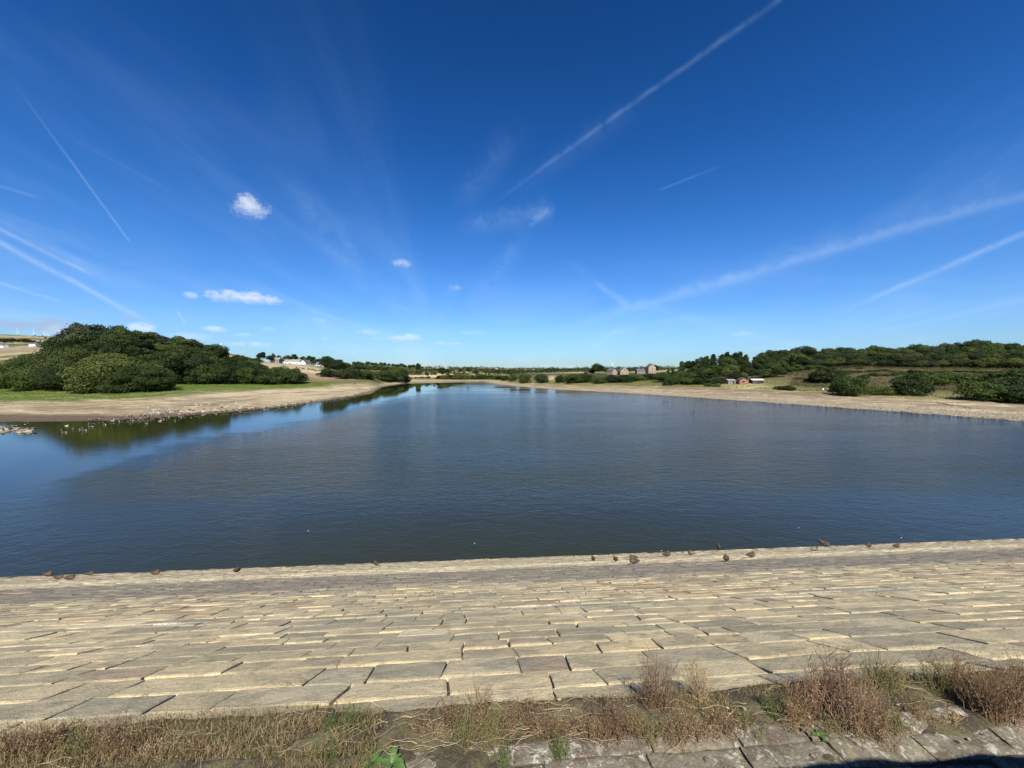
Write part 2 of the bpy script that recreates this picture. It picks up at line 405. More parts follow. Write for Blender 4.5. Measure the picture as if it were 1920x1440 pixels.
# per photo column: eleven stops (distance ahead, photo row, ground colour) from the waterline to beyond the skyline
COLS = [
 (-700, [(62,None,MUD),(70,.5,MUD),(73,.7,SAND),(88,1.3,SAND),(92,1.5,GREEN),(125,3.2,GREEN),(190,8,WOODF),(250,14,FIELD),(600,45,FIELD),(2200,220,HILL),(4000,150,HILL)]),
 (0,   [(87,791,MUD),(99,778,MUD),(104,774,SAND),(122,757,SAND),(130,752,GREEN),(180,728,GREEN),(240,706,WOODF),(320,690,BROWN),(700,655,BROWN),(2200,627,HILL),(4000,640,HILL)]),
 (160, [(88,790,MUD),(97,780,MUD),(102,776,SAND),(125,756,SAND),(133,750,GREEN),(180,729,GREEN),(215,712,WOODF),(250,680,WOODF),(500,668,FIELD),(2200,635,HILL),(4000,650,HILL)]),
 (260, [(92,786,MUD),(98,781,MUD),(103,777,SAND),(132,750,SAND),(140,745,GREEN),(185,727,GREEN),(210,706,WOODF),(238,662,WOODF),(500,665,WOODF),(2200,638,HILL),(4000,650,HILL)]),
 (330, [(98,781,MUD),(102,777.5,MUD),(106,775,SAND),(142,744,SAND),(152,739.5,GREEN),(215,720,GREEN),(240,700,WOODF),(265,672,WOODF),(600,668,FIELD),(2200,648,HILL),(4000,660,HILL)]),
 (420, [(107,774,MUD),(110,771,MUD),(114,768.5,SAND),(167,737.5,PALE),(178,734,GREEN),(225,720,GREEN),(250,705,WOODF),(290,684,WOODF),(600,672,FIELD),(2200,662,HILL),(4000,670,HILL)]),
 (500, [(117,767,MUD),(120,764.5,MUD),(124,762.5,SAND),(187,732.5,PALE),(198,729,GREEN),(235,719,GREEN),(270,704,WOODF),(340,688,FIELD),(430,679,FIELD),(1500,684,HILL),(4000,690,HILL)]),
 (600, [(145,753,MUD),(149,751,MUD),(154,748.5,SAND),(200,729,PALE),(215,724,GREEN),(240,717.5,GREEN),(255,713.5,BROWN),(330,698,FIELD),(430,686,FIELD),(1500,685,HILL),(4000,691,HILL)]),
 (660, [(172,744.5,MUD),(176,742.5,MUD),(181,740,SAND),(216,727.5,PALE),(228,724,PALE),(246,718,OLIVE),(270,712,BROWN),(350,701,FIELD),(500,693,FIELD),(1500,686,HILL),(4000,691,HILL)]),
 (695, [(212,735.5,MUD),(217,733.8,MUD),(223,731.8,SAND),(240,726,PALE),(250,723,SAND),(270,716,OLIVE),(320,708,WOODF),(420,700,FIELD),(600,694,FIELD),(1600,687,HILL),(4000,691,HILL)]),
 (715, [(290,725,MUD),(294,724,MUD),(299,722.8,SAND),(312,720,SAND),(320,718.5,OLIVE),(340,714,OLIVE),(380,709,WOODF),(450,702,WOODF),(640,695,FIELD),(1700,687.5,HILL),(4000,691,HILL)]),
 (742, [(334,721,MUD),(338,720,SAND),(342,719.3,SAND),(354,717.5,PALE),(360,716.5,OLIVE),(372,714.5,OLIVE),(402,711.5,WOODF),(500,704,WOODF),(700,698,FIELD),(1800,688.5,HILL),(4000,692,HILL)]),
 (770, [(405,716.5,MUD),(410,715.5,SAND),(416,714.6,PALE),(430,712.5,PALE),(440,711.5,OLIVE),(460,709.5,HEATH),(505,706,FIELD),(620,702,FIELD),(850,696,FIELD),(2300,688.5,HILL),(4500,692,HILL)]),
 (860, [(426,715.5,MUD),(432,714.5,SAND),(438,713.6,SAND),(450,712,OLIVE),(460,711,OLIVE),(480,709,WOODF),(530,706,FIELD),(660,701.5,FIELD),(900,696,FIELD),(2500,688.5,HILL),(4500,692,HILL)]),
 (905, [(430,715.3,MUD),(436,714.5,SAND),(442,713.6,SAND),(454,712,OLIVE),(464,711,OLIVE),(482,709,WOODF),(540,706,FIELD),(680,701,FIELD),(950,696,FIELD),(2600,689,HILL),(4500,692,HILL)]),
 (930, [(360,719,SAND),(365,718,SAND),(371,716.8,SAND),(390,714,PALE),(402,713,OLIVE),(432,710.5,WOODF),(520,706,WOODF),(690,700.5,FIELD),(1000,695.5,FIELD),(3000,690,HILL),(4500,693,HILL)]),
 (960, [(308,723,SAND),(314,721.8,GRAV),(320,720.3,SAND),(337,717.5,OLIVE),(347,716,OLIVE),(372,712.5,OLIVE),(420,708.5,OLIVE),(600,702.5,WOODF),(1000,696,FIELD),(3000,690.5,HILL),(4500,693,HILL)]),
 (1025,[(255,729.5,GRAV),(261,728,GRAV),(268,725.5,SAND),(288,720.5,OLIVE),(298,719,OLIVE),(320,714,OLIVE),(366,709,OLIVE),(505,702,WOODF),(910,696,FIELD),(3000,692,HILL),(4500,694,HILL)]),
 (1034,[(250,730,GRAV),(256,728.5,GRAV),(264,726,SAND),(284,721,OLIVE),(294,719.5,OLIVE),(318,714.5,OLIVE),(364,709,FIELD),(503,702,WOODF),(905,696,FIELD),(3000,692,HILL),(4500,694,HILL)]),
 (1050,[(240,731,GRAV),(246,729,GRAV),(254,726.5,SAND),(275,721.5,OLIVE),(285,719.5,OLIVE),(310,714.5,OLIVE),(360,708.5,OLIVE),(500,701.5,WOODF),(900,696,FIELD),(3000,692,HILL),(4500,694,HILL)]),
 (1180,[(200,738,GRAV),(208,735,GRAV),(218,731,SAND),(236,725.7,BROWN),(245,723.3,OLIVE),(262,718.7,OLIVE),(320,708.5,WOODF),(420,701,WOODF),(800,695.5,FIELD),(3000,691,HILL),(4500,694,HILL)]),
 (1300,[(168,745.5,GRAV),(177,741,GRAV),(189,735,SAND),(208,728,BROWN),(219,724.5,OLIVE),(240,718.5,OLIVE),(265,711,WOODF),(310,702,WOODF),(500,694,WOODF),(3000,688,HILL),(4500,690,HILL)]),
 (1400,[(147,752.7,GRAV),(156,747,GRAV),(168,739.5,SAND),(186,732,BROWN),(198,728,YGRASS),(228,718.7,YGRASS),(255,706,WOODF),(310,696,WOODF),(500,690,WOODF),(3000,685,HILL),(4500,690,HILL)]),
 (1500,[(131,759.7,GRAV),(140,753.5,GRAV),(152,745.5,GRAV),(170,737.5,BROWN),(183,731.5,OLIVE),(205,722,HEATH),(245,703,HEATH),(310,692,WOODF),(500,688,WOODF),(3000,685,HILL),(4500,690,HILL)]),
 (1600,[(117.5,767,GRAV),(126,760.5,GRAV),(136,752.5,GRAV),(152,744.5,BROWN),(163,739,OLIVE),(180,728.5,HEATH),(240,691,HEATH),(320,686,WOODF),(500,684,WOODF),(3000,685,HILL),(4500,690,HILL)]),
 (1740,[(103,777,GRAV),(111,769.3,GRAV),(120,761.5,GRAV),(134,752,SAND),(147,743.5,OLIVE),(166,729,HEATH),(250,693,HEATH),(320,687,WOODF),(500,683,WOODF),(3000,685,HILL),(4500,690,HILL)]),
 (1920,[(88,790.5,GRAV),(96,781,GRAV),(106,771,GRAV),(120,762,BROWN),(132,753,OLIVE),(150,740,HEATH),(230,697,HEATH),(310,688,WOODF),(500,683,WOODF),(3000,685,HILL),(4500,690,HILL)]),
 (2700,[(64,None,GRAV),(70,.5,GRAV),(78,1.0,GRAV),(90,1.6,BROWN),(100,2.3,OLIVE),(125,5,HEATH),(180,12,HEATH),(260,20,WOODF),(500,24,WOODF),(3000,60,HILL),(4500,60,HILL)]),
]
CPX = np.array([c[0] for c in COLS], dtype=float)
K = 11
CD = np.zeros((len(COLS), K)); CZ = np.zeros((len(COLS), K)); CC = np.zeros((len(COLS), K, 3))
for i, (px, st) in enumerate(COLS):
    for k, (D, py, c) in enumerate(st):
        CD[i, k] = D
        if k == 0: CZ[i, k] = 0.0
        elif px in (-700, 2700): CZ[i, k] = py
        else: CZ[i, k] = CAMZ + ray(px, py)[1] * D
        CC[i, k] = c
    for k in range(1, 4): CZ[i, k] = max(CZ[i, k], CZ[i, k - 1] + 0.12)


def profile(px):
    """interpolated stops of one azimuth"""
    px = np.clip(px, CPX[0], CPX[-1])
    i = np.clip(np.searchsorted(CPX, px) - 1, 0, len(CPX) - 2)
    f = (px - CPX[i]) / (CPX[i + 1] - CPX[i])
    f = np.asarray(f)[..., None]
    # interpolate distance in inverse (as on a real curving shore)
    D = 1.0 / ((1 - f) / CD[i] + f / CD[i + 1])
    Z = (1 - f) * CZ[i] + f * CZ[i + 1]
    C = (1 - f[..., None]) * CC[i] + f[..., None] * CC[i + 1]
    return D, Z, C


def vnoise(x, y, s, seed=0):
    return mnoise.noise(Vector((x / s + seed * 17.3, y / s - seed * 5.1, seed * 3.7)))


def shore_wobble(px):
    return 1.0 + 0.012 * mnoise.noise(Vector((px / 38.0, 3.1, 0))) + 0.008 * mnoise.noise(Vector((px / 12.0, 8.1, 0)))


def ground(x, y, full=False):
    px = 960 + F * x / y
    D, Z, C = profile(np.array([px]))
    D = D[0] * shore_wobble(px); Z = Z[0]; C = C[0]
    if y <= D[0]:
        z = -min(3.5, (D[0] - y) * 0.07); c = C[0]; k = 0.0
    else:
        k = float(np.interp(y, D, np.arange(K)))
        z = float(np.interp(y, D, Z)); c = C[int(k)] * (1 - k % 1) + C[min(K - 1, int(k) + 1)] * (k % 1)
    if k > 0.3:
        a = min(1.0, k / 4.0)
        z += 0.35 * a * vnoise(x, y, 9.0, 1) + 0.10 * min(1, k / 2) * vnoise(x, y, 2.6, 2)
        if y > 150 and k > 4: z += 0.9 * vnoise(x, y, 40.0, 3)
        if y > 500: z += 0.004 * y * vnoise(x, y, 260.0, 4)
    return (z, c, k) if full else z


def at(px, D):
    x = (px - 960.0) / F * D
    return x, D, ground(x, D)


def build_terrain():
    nu = 620; us = np.linspace(-2.35, 2.35, nu)
    # denser in view
    ds = [24.0]
    while ds[-1] < 6500: ds.append(ds[-1] * (1.017 if ds[-1] < 500 else 1.035))
    nd = len(ds)
    V = np.zeros((nd * nu, 3), dtype=np.float32); Cc = np.zeros((nd * nu, 3), dtype=np.float32); Kk = np.zeros(nd * nu, dtype=np.float32)
    q = 0
    for y in ds:
        for u in us:
            z, c, k = ground(u * y, y, True)
            V[q] = (u * y, y, z); Cc[q] = c; Kk[q] = k; q += 1
    i = np.arange(nd - 1)[:, None] * nu + np.arange(nu - 1)[None, :]
    Q = np.stack([i, i + 1, i + nu + 1, i + nu], -1).reshape(-1, 4)
    m, t, b = material('ground_surface')
    at_ = t.add('ShaderNodeAttribute'); at_.attribute_name = 'Tint'
    kk = t.add('ShaderNodeAttribute'); kk.attribute_name = 'zone'
    k = kk.outputs['Fac']
    pos = t.add('ShaderNodeNewGeometry').outputs['Position']
    n1 = t.noise(pos, 0.09, 5.0, 0.65); n2 = t.noise(pos, 0.9, 4.0, 0.7); n3 = t.noise(t.mapping(pos, (0.35, 1, 1)), 0.25, 5.0, 0.6, 0.6)
    n4 = t.noise(pos, 5.0, 3.0, 0.7)
    c = at_.outputs['Color']
    # worn pale patches and darker brown ones on the dry lake bed
    beach = t.m('MULTIPLY', t.ss(k, 0.9, 1.5), t.ss(k, 5.2, 3.2))
    c = t.mix(t.m('MULTIPLY', t.m('MULTIPLY', t.ss(n3, 0.53, 0.60), beach), 0.75), c, PALE)
    c = t.mix(t.m('MULTIPLY', t.m('MULTIPLY', t.ss(n3, 0.46, 0.37), beach), 0.8), c, BROWN)
    cbv = t.add('ShaderNodeCombineXYZ'); sxx = t.add('ShaderNodeSeparateXYZ'); t.l.new(pos, sxx.inputs[0])
    t.put(cbv.inputs[0], t.m('MULTIPLY', k, 5.0)); t.put(cbv.inputs[1], t.m('MULTIPLY', sxx.outputs[0], 0.02)); t.put(cbv.inputs[2], t.m('MULTIPLY', sxx.outputs[1], 0.02))
    ln = t.noise(cbv.outputs[0], 1.0, 5.0, 0.7, 0.3)
    c = t.mix(t.m('MULTIPLY', t.m('MULTIPLY', t.ss(ln, 0.52, 0.60), beach), 0.6), c, (.15, .115, .075))
    c = t.mix(t.m('MULTIPLY', t.m('MULTIPLY', t.ss(ln, 0.46, 0.40), beach), 0.5), c, (.40, .34, .22))
    # ragged change from bare ground to grass
    grass = t.m('MULTIPLY', t.ss(k, 3.4, 4.2), t.ss(k, 6.5, 5.5))
    c = t.mix(t.m('MULTIPLY', t.m('MULTIPLY', t.ss(n1, 0.52, 0.68), grass), 0.55), c, (.19, .17, .06))
    c = t.mix(t.m('MULTIPLY', t.ss(n2, 0.55, 0.75), t.m('MULTIPLY', grass, 0.5)), c, (.05, .085, .012))
    # far fields: straw, pasture and rough grazing in plots
    vo = t.add('ShaderNodeTexVoronoi', feature='F1', distance='CHEBYCHEV'); t.put(vo.inputs['Vector'], t.mapping(pos, (1, 0.55, 0.0), (0, 0, 0.35))); vo.inputs['Scale'].default_value = 0.0085
    sp = t.add('ShaderNodeSeparateColor'); t.l.new(vo.outputs['Color'], sp.inputs[0])
    fc = t.mix(t.ss(sp.outputs[0], 0.40, 0.45), (.085, .10, .038), (.32, .26, .145))
    fc = t.mix(t.ss(sp.outputs[1], 0.72, 0.76), fc, (.22, .18, .10))
    c = t.mix(t.m('MULTIPLY', t.ss(k, 6.9, 7.3), 0.85), c, fc)
    # heath: rusty and purple drifts
    right = t.m('MULTIPLY', t.ss(k, 4.6, 5.2), t.ss(k, 6.9, 6.3))
    sx = t.add('ShaderNodeSeparateXYZ'); t.l.new(pos, sx.inputs[0])
    right = t.m('MULTIPLY', right, t.ss(sx.outputs[0], 95, 125))
    c = t.mix(t.m('MULTIPLY', t.ss(n1, 0.50, 0.60), t.m('MULTIPLY', right, 0.75)), c, (.15, .095, .068))
    c = t.mix(t.m('MULTIPLY', t.ss(n3, 0.44, 0.34), t.m('MULTIPLY', right, 0.75)), c, (.19, .16, .065))
    c = t.mix(t.m('MULTIPLY', t.ss(n2, 0.47, 0.60), t.m('MULTIPLY', right, 0.85)), c, (.040, .042, .016))
    c = t.mix(1.0, c, t.m('MULTIPLY', t.lin(n2, 0.25, 0.75, 0.58, 1.38), t.lin(n4, 0.25, 0.75, 0.75, 1.25)), 'MULTIPLY')
    # wet rim
    c = t.mix(t.m('MULTIPLY', t.ss(t.m('ADD', k, t.m('MULTIPLY', n2, 0.3)), 0.55, 0.15), 0.75), c, (.075, .058, .042))
    t.l.new(c, b.inputs['Base Color'])
    b.inputs['Roughness'].default_value = 0.95; b.inputs['Specular IOR Level'].default_value = 0.1
    bp = t.add('ShaderNodeBump'); bp.inputs['Strength'].default_value = 0.7; bp.inputs['Distance'].default_value = 0.25
    t.l.new(t.m('ADD', n2, t.m('MULTIPLY', n4, 0.4)), bp.inputs['Height']); t.l.new(bp.outputs[0], b.inputs['Normal'])
    me = np_mesh('terrain', V, Q, [m], True, Cc)
    a = me.attributes.new('zone', 'FLOAT', 'POINT'); a.data.foreach_set('value', Kk)
    o = link('terrain', me); tag(o, kind='structure')


build_terrain()


# ------------------------------------------------------------------ water
def build_water():
    m, t, b = material('lake_water')
    pos = t.add('ShaderNodeNewGeometry').outputs['Position']
    sx = t.add('ShaderNodeSeparateXYZ'); t.l.new(pos, sx.inputs[0])
    X, Y = sx.outputs[0], sx.outputs[1]
    wob = t.m('MULTIPLY', t.m('SUBTRACT', t.noise(t.mapping(pos, (1, 0.6, 1)), 0.045, 4.0, 0.6), 0.5), 26.0)
    xs = t.m('ADD', X, wob)
    # breeze reaches the middle; the lee of the left bank and parts of the far end lie calm
    wind = t.ss(t.m('ADD', xs, t.m('MULTIPLY', t.m('SUBTRACT', t.noise(t.mapping(pos, (.05, .35, 1)), 1.0, 4.0, .7), .5), 14.0)), -52.0, -36.0)
    near = t.ss(t.m('ADD', Y, t.m('MULTIPLY', wob, 0.4)), 28.0, 44.0, 0.25, 1.0)
    wind = t.m('MULTIPLY', wind, near)
    st = t.noise(t.mapping(pos, (0.010, 0.045, 1)), 1.0, 4.0, 0.6, 0.5)
    calmfar = t.m('MULTIPLY', t.ss(Y, 130.0, 250.0), t.ss(st, 0.45, 0.56))
    wind = t.m('MULTIPLY', wind, t.m('SUBTRACT', 1.0, t.m('MULTIPLY', calmfar, 0.9)))
    r1 = t.noise(t.mapping(pos, (1.0, 1.9, 1), (0, 0, 0.35)), 1.5, 4.0, 0.6, 0.4)
    r2 = t.noise(t.mapping(pos, (1.0, 1.7, 1), (0, 0, -0.3)), 5.0, 3.0, 0.55)
    wv = t.add('ShaderNodeTexWave'); t.put(wv.inputs['Vector'], t.mapping(pos, (1, 1, 1), (0, 0, R(70)))); wv.inputs['Scale'].default_value = 0.75
    wv.inputs['Distortion'].default_value = 5.0; wv.inputs['Detail'].default_value = 2.0
    r0 = t.noise(t.mapping(pos, (0.8, 1.6, 1), (0, 0, 0.15)), 0.62, 3.0, 0.6, 0.5)
    h = t.m('ADD', t.m('MULTIPLY', r1, 0.9), t.m('MULTIPLY', r2, 0.35))
    h = t.m('ADD', h, t.m('MULTIPLY', r0, 1.9))
    h = t.m('ADD', h, t.m('MULTIPLY', wv.outputs['Fac'], 0.12))
    lane = t.noise(t.mapping(pos, (0.03, 0.11, 1)), 1.0, 4.0, 0.65, 0.8)
    wind = t.m('MULTIPLY', wind, t.lin(lane, 0.3, 0.7, 0.65, 1.15))
    amp = t.lin(wind, 0.0, 1.0, 0.0035, 0.080)
    amp = t.m('MULTIPLY', amp, t.ss(Y, 50.0, 260.0, 1.0, 0.30))
    bp = t.add('ShaderNodeBump'); bp.inputs['Strength'].default_value = 1.0
    t.put(bp.inputs['Distance'], amp)
    t.l.new(h, bp.inputs['Height']); t.l.new(bp.outputs[0], b.inputs['Normal'])
    shal = t.m('MULTIPLY', t.ss(Y, 130.0, 80.0), t.ss(X, -35.0, -75.0))
    bc = t.mix(t.m('MULTIPLY', shal, 0.8), (0.024, 0.026, 0.009), (0.020, 0.021, 0.003))
    t.l.new(bc, b.inputs['Base Color'])
    t.put(b.inputs['Roughness'], t.lin(wind, 0, 1, 0.0, 0.07))
    b.inputs['IOR'].default_value = 1.32
    me = np_mesh('water', [(-700, 15, 0), (700, 15, 0), (700, 600, 0), (-700, 600, 0)], [(0, 1, 2, 3)], [m])
    tag(link('water', me), kind='structure')


build_water()

# ------------------------------------------------------------------ dam: local frame (s along, t outward from the camera towards the water)
YAW = R(4.5)
LED_T, SLP_T, LED_Z, WAT_T = 2.17, 2.46, 9.35, 23.3
SLP_Z = 9.27
SLOPE = SLP_Z / (WAT_T - SLP_T)


def dam(s, t, z):
    return Vector((s * math.cos(YAW) - t * math.sin(YAW), s * math.sin(YAW) + t * math.cos(YAW), z))


def dam_z(t):
    if t < LED_T: return LED_Z
    if t < SLP_T: return LED_Z - 0.05
    return SLP_Z - (t - SLP_T) * SLOPE


def dam_hit(px, py):
    """where the sight line of a photo pixel meets the dam"""
    a, b = ray(px, py)
    prev = None
    D = 1.2
    while D < 40:
        p = Vector((a * D, D, CAMZ + b * D))
        t = -p.x * math.sin(YAW) + p.y * math.cos(YAW)
        if p.z <= dam_z(t): return p, p.x * math.cos(YAW) + p.y * math.sin(YAW), t
        D += 0.004 + D * 0.0008
    return p, p.x * math.cos(YAW) + p.y * math.sin(YAW), t


def stone_material(name, lichen):
    m, t, b = material(name)
    at_ = t.add('ShaderNodeAttribute'); at_.attribute_name = 'Tint'
    pos = t.add('ShaderNodeNewGeometry').outputs['Position']
    lp = t.mapping(pos, (1, 1, 1), (0, 0, -YAW))
    n1 = t.noise(lp, 2.2, 6.0, 0.65, 0.5); n2 = t.noise(lp, 24.0, 5.0, 0.7); n3 = t.noise(t.mapping(lp, (0.75, 1.1, 1)), 5.0, 6.0, 0.7, 0.6)
    n4 = t.noise(lp, 90.0, 3.0, 0.7)
    c = at_.outputs['Color']
    c = t.mix(t.m('MULTIPLY', t.ss(n3, 0.52, 0.64), 0.5), c, (.52, .44, .27))
    c = t.mix(t.m('MULTIPLY', t.ss(n1, 0.52, 0.38), 0.55), c, (.25, .215, .14))
    n0 = t.noise(t.mapping(lp, (0.5, 1.5, 1)), 0.55, 5.0, 0.65, 0.6)
    c = t.mix(t.m('MULTIPLY', t.ss(n0, 0.52, 0.62), 0.6), c, (.26, .232, .165))
    moss = t.m('MULTIPLY', t.ss(t.noise(lp, 3.3, 6.0, 0.75, 1.0), 0.60, 0.68), 0.55)
    c = t.mix(moss, c, (.15, .135, .085))
    c = t.mix(t.m('MULTIPLY', t.ss(n2, 0.52, 0.68), 0.6), c, (.16, .14, .10))
    if not lichen:
        sx = t.add('ShaderNodeSeparateXYZ'); t.l.new(lp, sx.inputs[0])
        ww = t.m('ADD', sx.outputs[1], t.m('MULTIPLY', t.m('SUBTRACT', t.noise(lp, 0.8, 5.0, 0.65), 0.5), 0.9))
        wb = t.m('ADD', sx.outputs[1], t.m('MULTIPLY', t.m('SUBTRACT', t.noise(t.mapping(lp, (.3, 1, 1)), 0.5, 4.0, 0.6), 0.5), 3.0))
        dark = t.m('MULTIPLY', t.ss(wb, 9.6, 10.8), t.ss(wb, 15.2, 13.8))
        c = t.mix(t.m('MULTIPLY', dark, 0.62), c, (.165, .145, .12))
        c = t.mix(t.m('MULTIPLY', t.m('MULTIPLY', t.ss(wb, 15.0, 16.0), t.ss(wb, 18.2, 17.0)), 0.4), c, (.56, .49, .32))
        line = t.m('MULTIPLY', t.ss(t.m('ABSOLUTE', t.m('SUBTRACT', ww, 6.25)), 0.13, 0.02), t.m('MULTIPLY', t.ss(n2, 0.44, 0.56), t.ss(t.noise(t.mapping(lp, (.5, 1, 1)), 1.1, 3.0, .6), .42, .56)))
        c = t.mix(t.m('MULTIPLY', line, 0.8), c, (.62, .58, .48))
    if lichen:
        ln = t.noise(lp, 13.0, 6.0, 0.72, 0.6)
        c = t.mix(0.7, c, (.115, .10, .075))
        c = t.mix(t.m('MULTIPLY', t.ss(n1, 0.5, 0.65), 0.6), c, (.10, .065, .045))
        big = t.ss(t.noise(lp, 3.1, 3.0, 0.5), 0.36, 0.56)
        c = t.mix(t.m('MULTIPLY', t.ss(ln, 0.53, 0.575), t.m('MULTIPLY', big, 0.8)), c, (.42, .41, .34))
        c = t.mix(t.m('MULTIPLY', t.ss(t.noise(lp, 38.0, 4.0, .7), 0.58, 0.64), 0.45), c, (.40, .39, .33))
        c = t.mix(t.m('MULTIPLY', t.ss(t.noise(lp, 9.0, 5.0, 0.7), 0.60, 0.68), 0.7), c, (.24, .21, .10))
        c = t.mix(t.m('MULTIPLY', t.ss(t.noise(lp, 6.0, 6.0, 0.75, 1.5), 0.50, 0.60), 0.7), c, (.085, .07, .042))
    c = t.mix(1.0, c, t.m('MULTIPLY', t.lin(n2, 0.25, 0.75, 0.72, 1.28), t.lin(n4, 0.25, 0.75, 0.7, 1.3)), 'MULTIPLY')
    t.l.new(c, b.inputs['Base Color'])
    b.inputs['Roughness'].default_value = 0.92; b.inputs['Specular IOR Level'].default_value = 0.2
    bp = t.add('ShaderNodeBump'); bp.inputs['Strength'].default_value = 0.8; bp.inputs['Distance'].default_value = 0.02
    t.l.new(t.m('ADD', t.m('ADD', t.m('MULTIPLY', n3, 1.0), t.m('MULTIPLY', n2, 0.5)), t.m('MULTIPLY', n4, 0.18)), bp.inputs['Height'])
    t.l.new(bp.outputs[0], b.inputs['Normal'])
    return m


class Stones:
    def __init__(self): self.V = []; self.Q = []; self.C = []; self.n = 0
    def stone(self, quad, to3, h, tilt, nx, ny, depth, tint, rough, rnd, top=None):
        """quad: four (s, w) corners; to3(s, w, height) -> point. A slab with a rough top and rounded arrises."""
        (a, b, c, d) = quad
        seed = rnd.random() * 100
        grid = []
        xs = [0.0, 0.03] + [i / nx for i in range(1, nx)] + [0.97, 1.0] if nx > 2 else [0.0, 0.06, 0.5, 0.94, 1.0]
        ys = [0.0, 0.06] + [i / ny for i in range(1, ny)] + [0.94, 1.0] if ny > 2 else [0.0, 0.10, 0.5, 0.9, 1.0]
        L = math.hypot(b[0] - a[0], b[1] - a[1]); Wd = math.hypot(d[0] - a[0], d[1] - a[1])
        nX, nY = len(xs), len(ys)
        base = self.n
        chip = (rnd.random(), rnd.random(), rnd.uniform(0.0, 0.3))
        for j, fy in enumerate(ys):
            for i, fx in enumerate(xs):
                s = (a[0] * (1 - fx) + b[0] * fx) * (1 - fy) + (d[0] * (1 - fx) + c[0] * fx) * fy
                w = (a[1] * (1 - fx) + b[1] * fx) * (1 - fy) + (d[1] * (1 - fx) + c[1] * fx) * fy
                e = min(fx, 1 - fx) * L; g_ = min(fy, 1 - fy) * Wd
                ed = min(e, g_)
                z = h + tilt * (0.5 - fy) + rough * (mnoise.noise(Vector((s * 3.1, w * 4.0, seed))) * 1.0 + mnoise.noise(Vector((s * 11, w * 13, seed))) * 0.45)
                z -= 0.007 * max(0, 1 - ed / 0.022) ** 2
                if i in (0, nX - 1) or j in (0, nY - 1):
                    s += rough * 0.9 * mnoise.noise(Vector((s * 7, w * 7, 5.5))); w += rough * 0.9 * mnoise.noise(Vector((s * 7, w * 7, 9.5)))
                self.V.append(to3(s, w, z))
                tt = 1 + 0.10 * mnoise.noise(Vector((s * 2, w * 2, seed)))
                self.C.append((tint[0] * tt, tint[1] * tt, tint[2] * tt))
        for j in range(nY - 1):
            for i in range(nX - 1):
                k = base + j * nX + i
                self.Q.append((k, k + 1, k + nX + 1, k + nX) if False else (k, k + nX, k + nX + 1, k + 1))
        ring = [base + i for i in range(nX)] + [base + j * nX + nX - 1 for j in range(1, nY)] + [base + (nY - 1) * nX + i for i in range(nX - 2, -1, -1)] + [base + j * nX for j in range(nY - 2, 0, -1)]
        low = base + nX * nY
        cs = (a[0] + b[0] + c[0] + d[0]) / 4; cw = (a[1] + b[1] + c[1] + d[1]) / 4
        bdr = [(i, 0) for i in range(nX)] + [(nX - 1, j) for j in range(1, nY)] + [(i, nY - 1) for i in range(nX - 2, -1, -1)] + [(0, j) for j in range(nY - 2, 0, -1)]
        for (i, j) in bdr:
            fx, fy = xs[i], ys[j]
            s = (a[0] * (1 - fx) + b[0] * fx) * (1 - fy) + (d[0] * (1 - fx) + c[0] * fx) * fy
            w = (a[1] * (1 - fx) + b[1] * fx) * (1 - fy) + (d[1] * (1 - fx) + c[1] * fx) * fy
            self.V.append(to3(s, w, -depth)); self.C.append((tint[0] * .8, tint[1] * .8, tint[2] * .8))
        nr = len(ring)
        for k in range(nr):
            k2 = (k + 1) % nr
            self.Q.append((ring[k], ring[k2], low + k2, low + k))
        self.n = len(self.V)


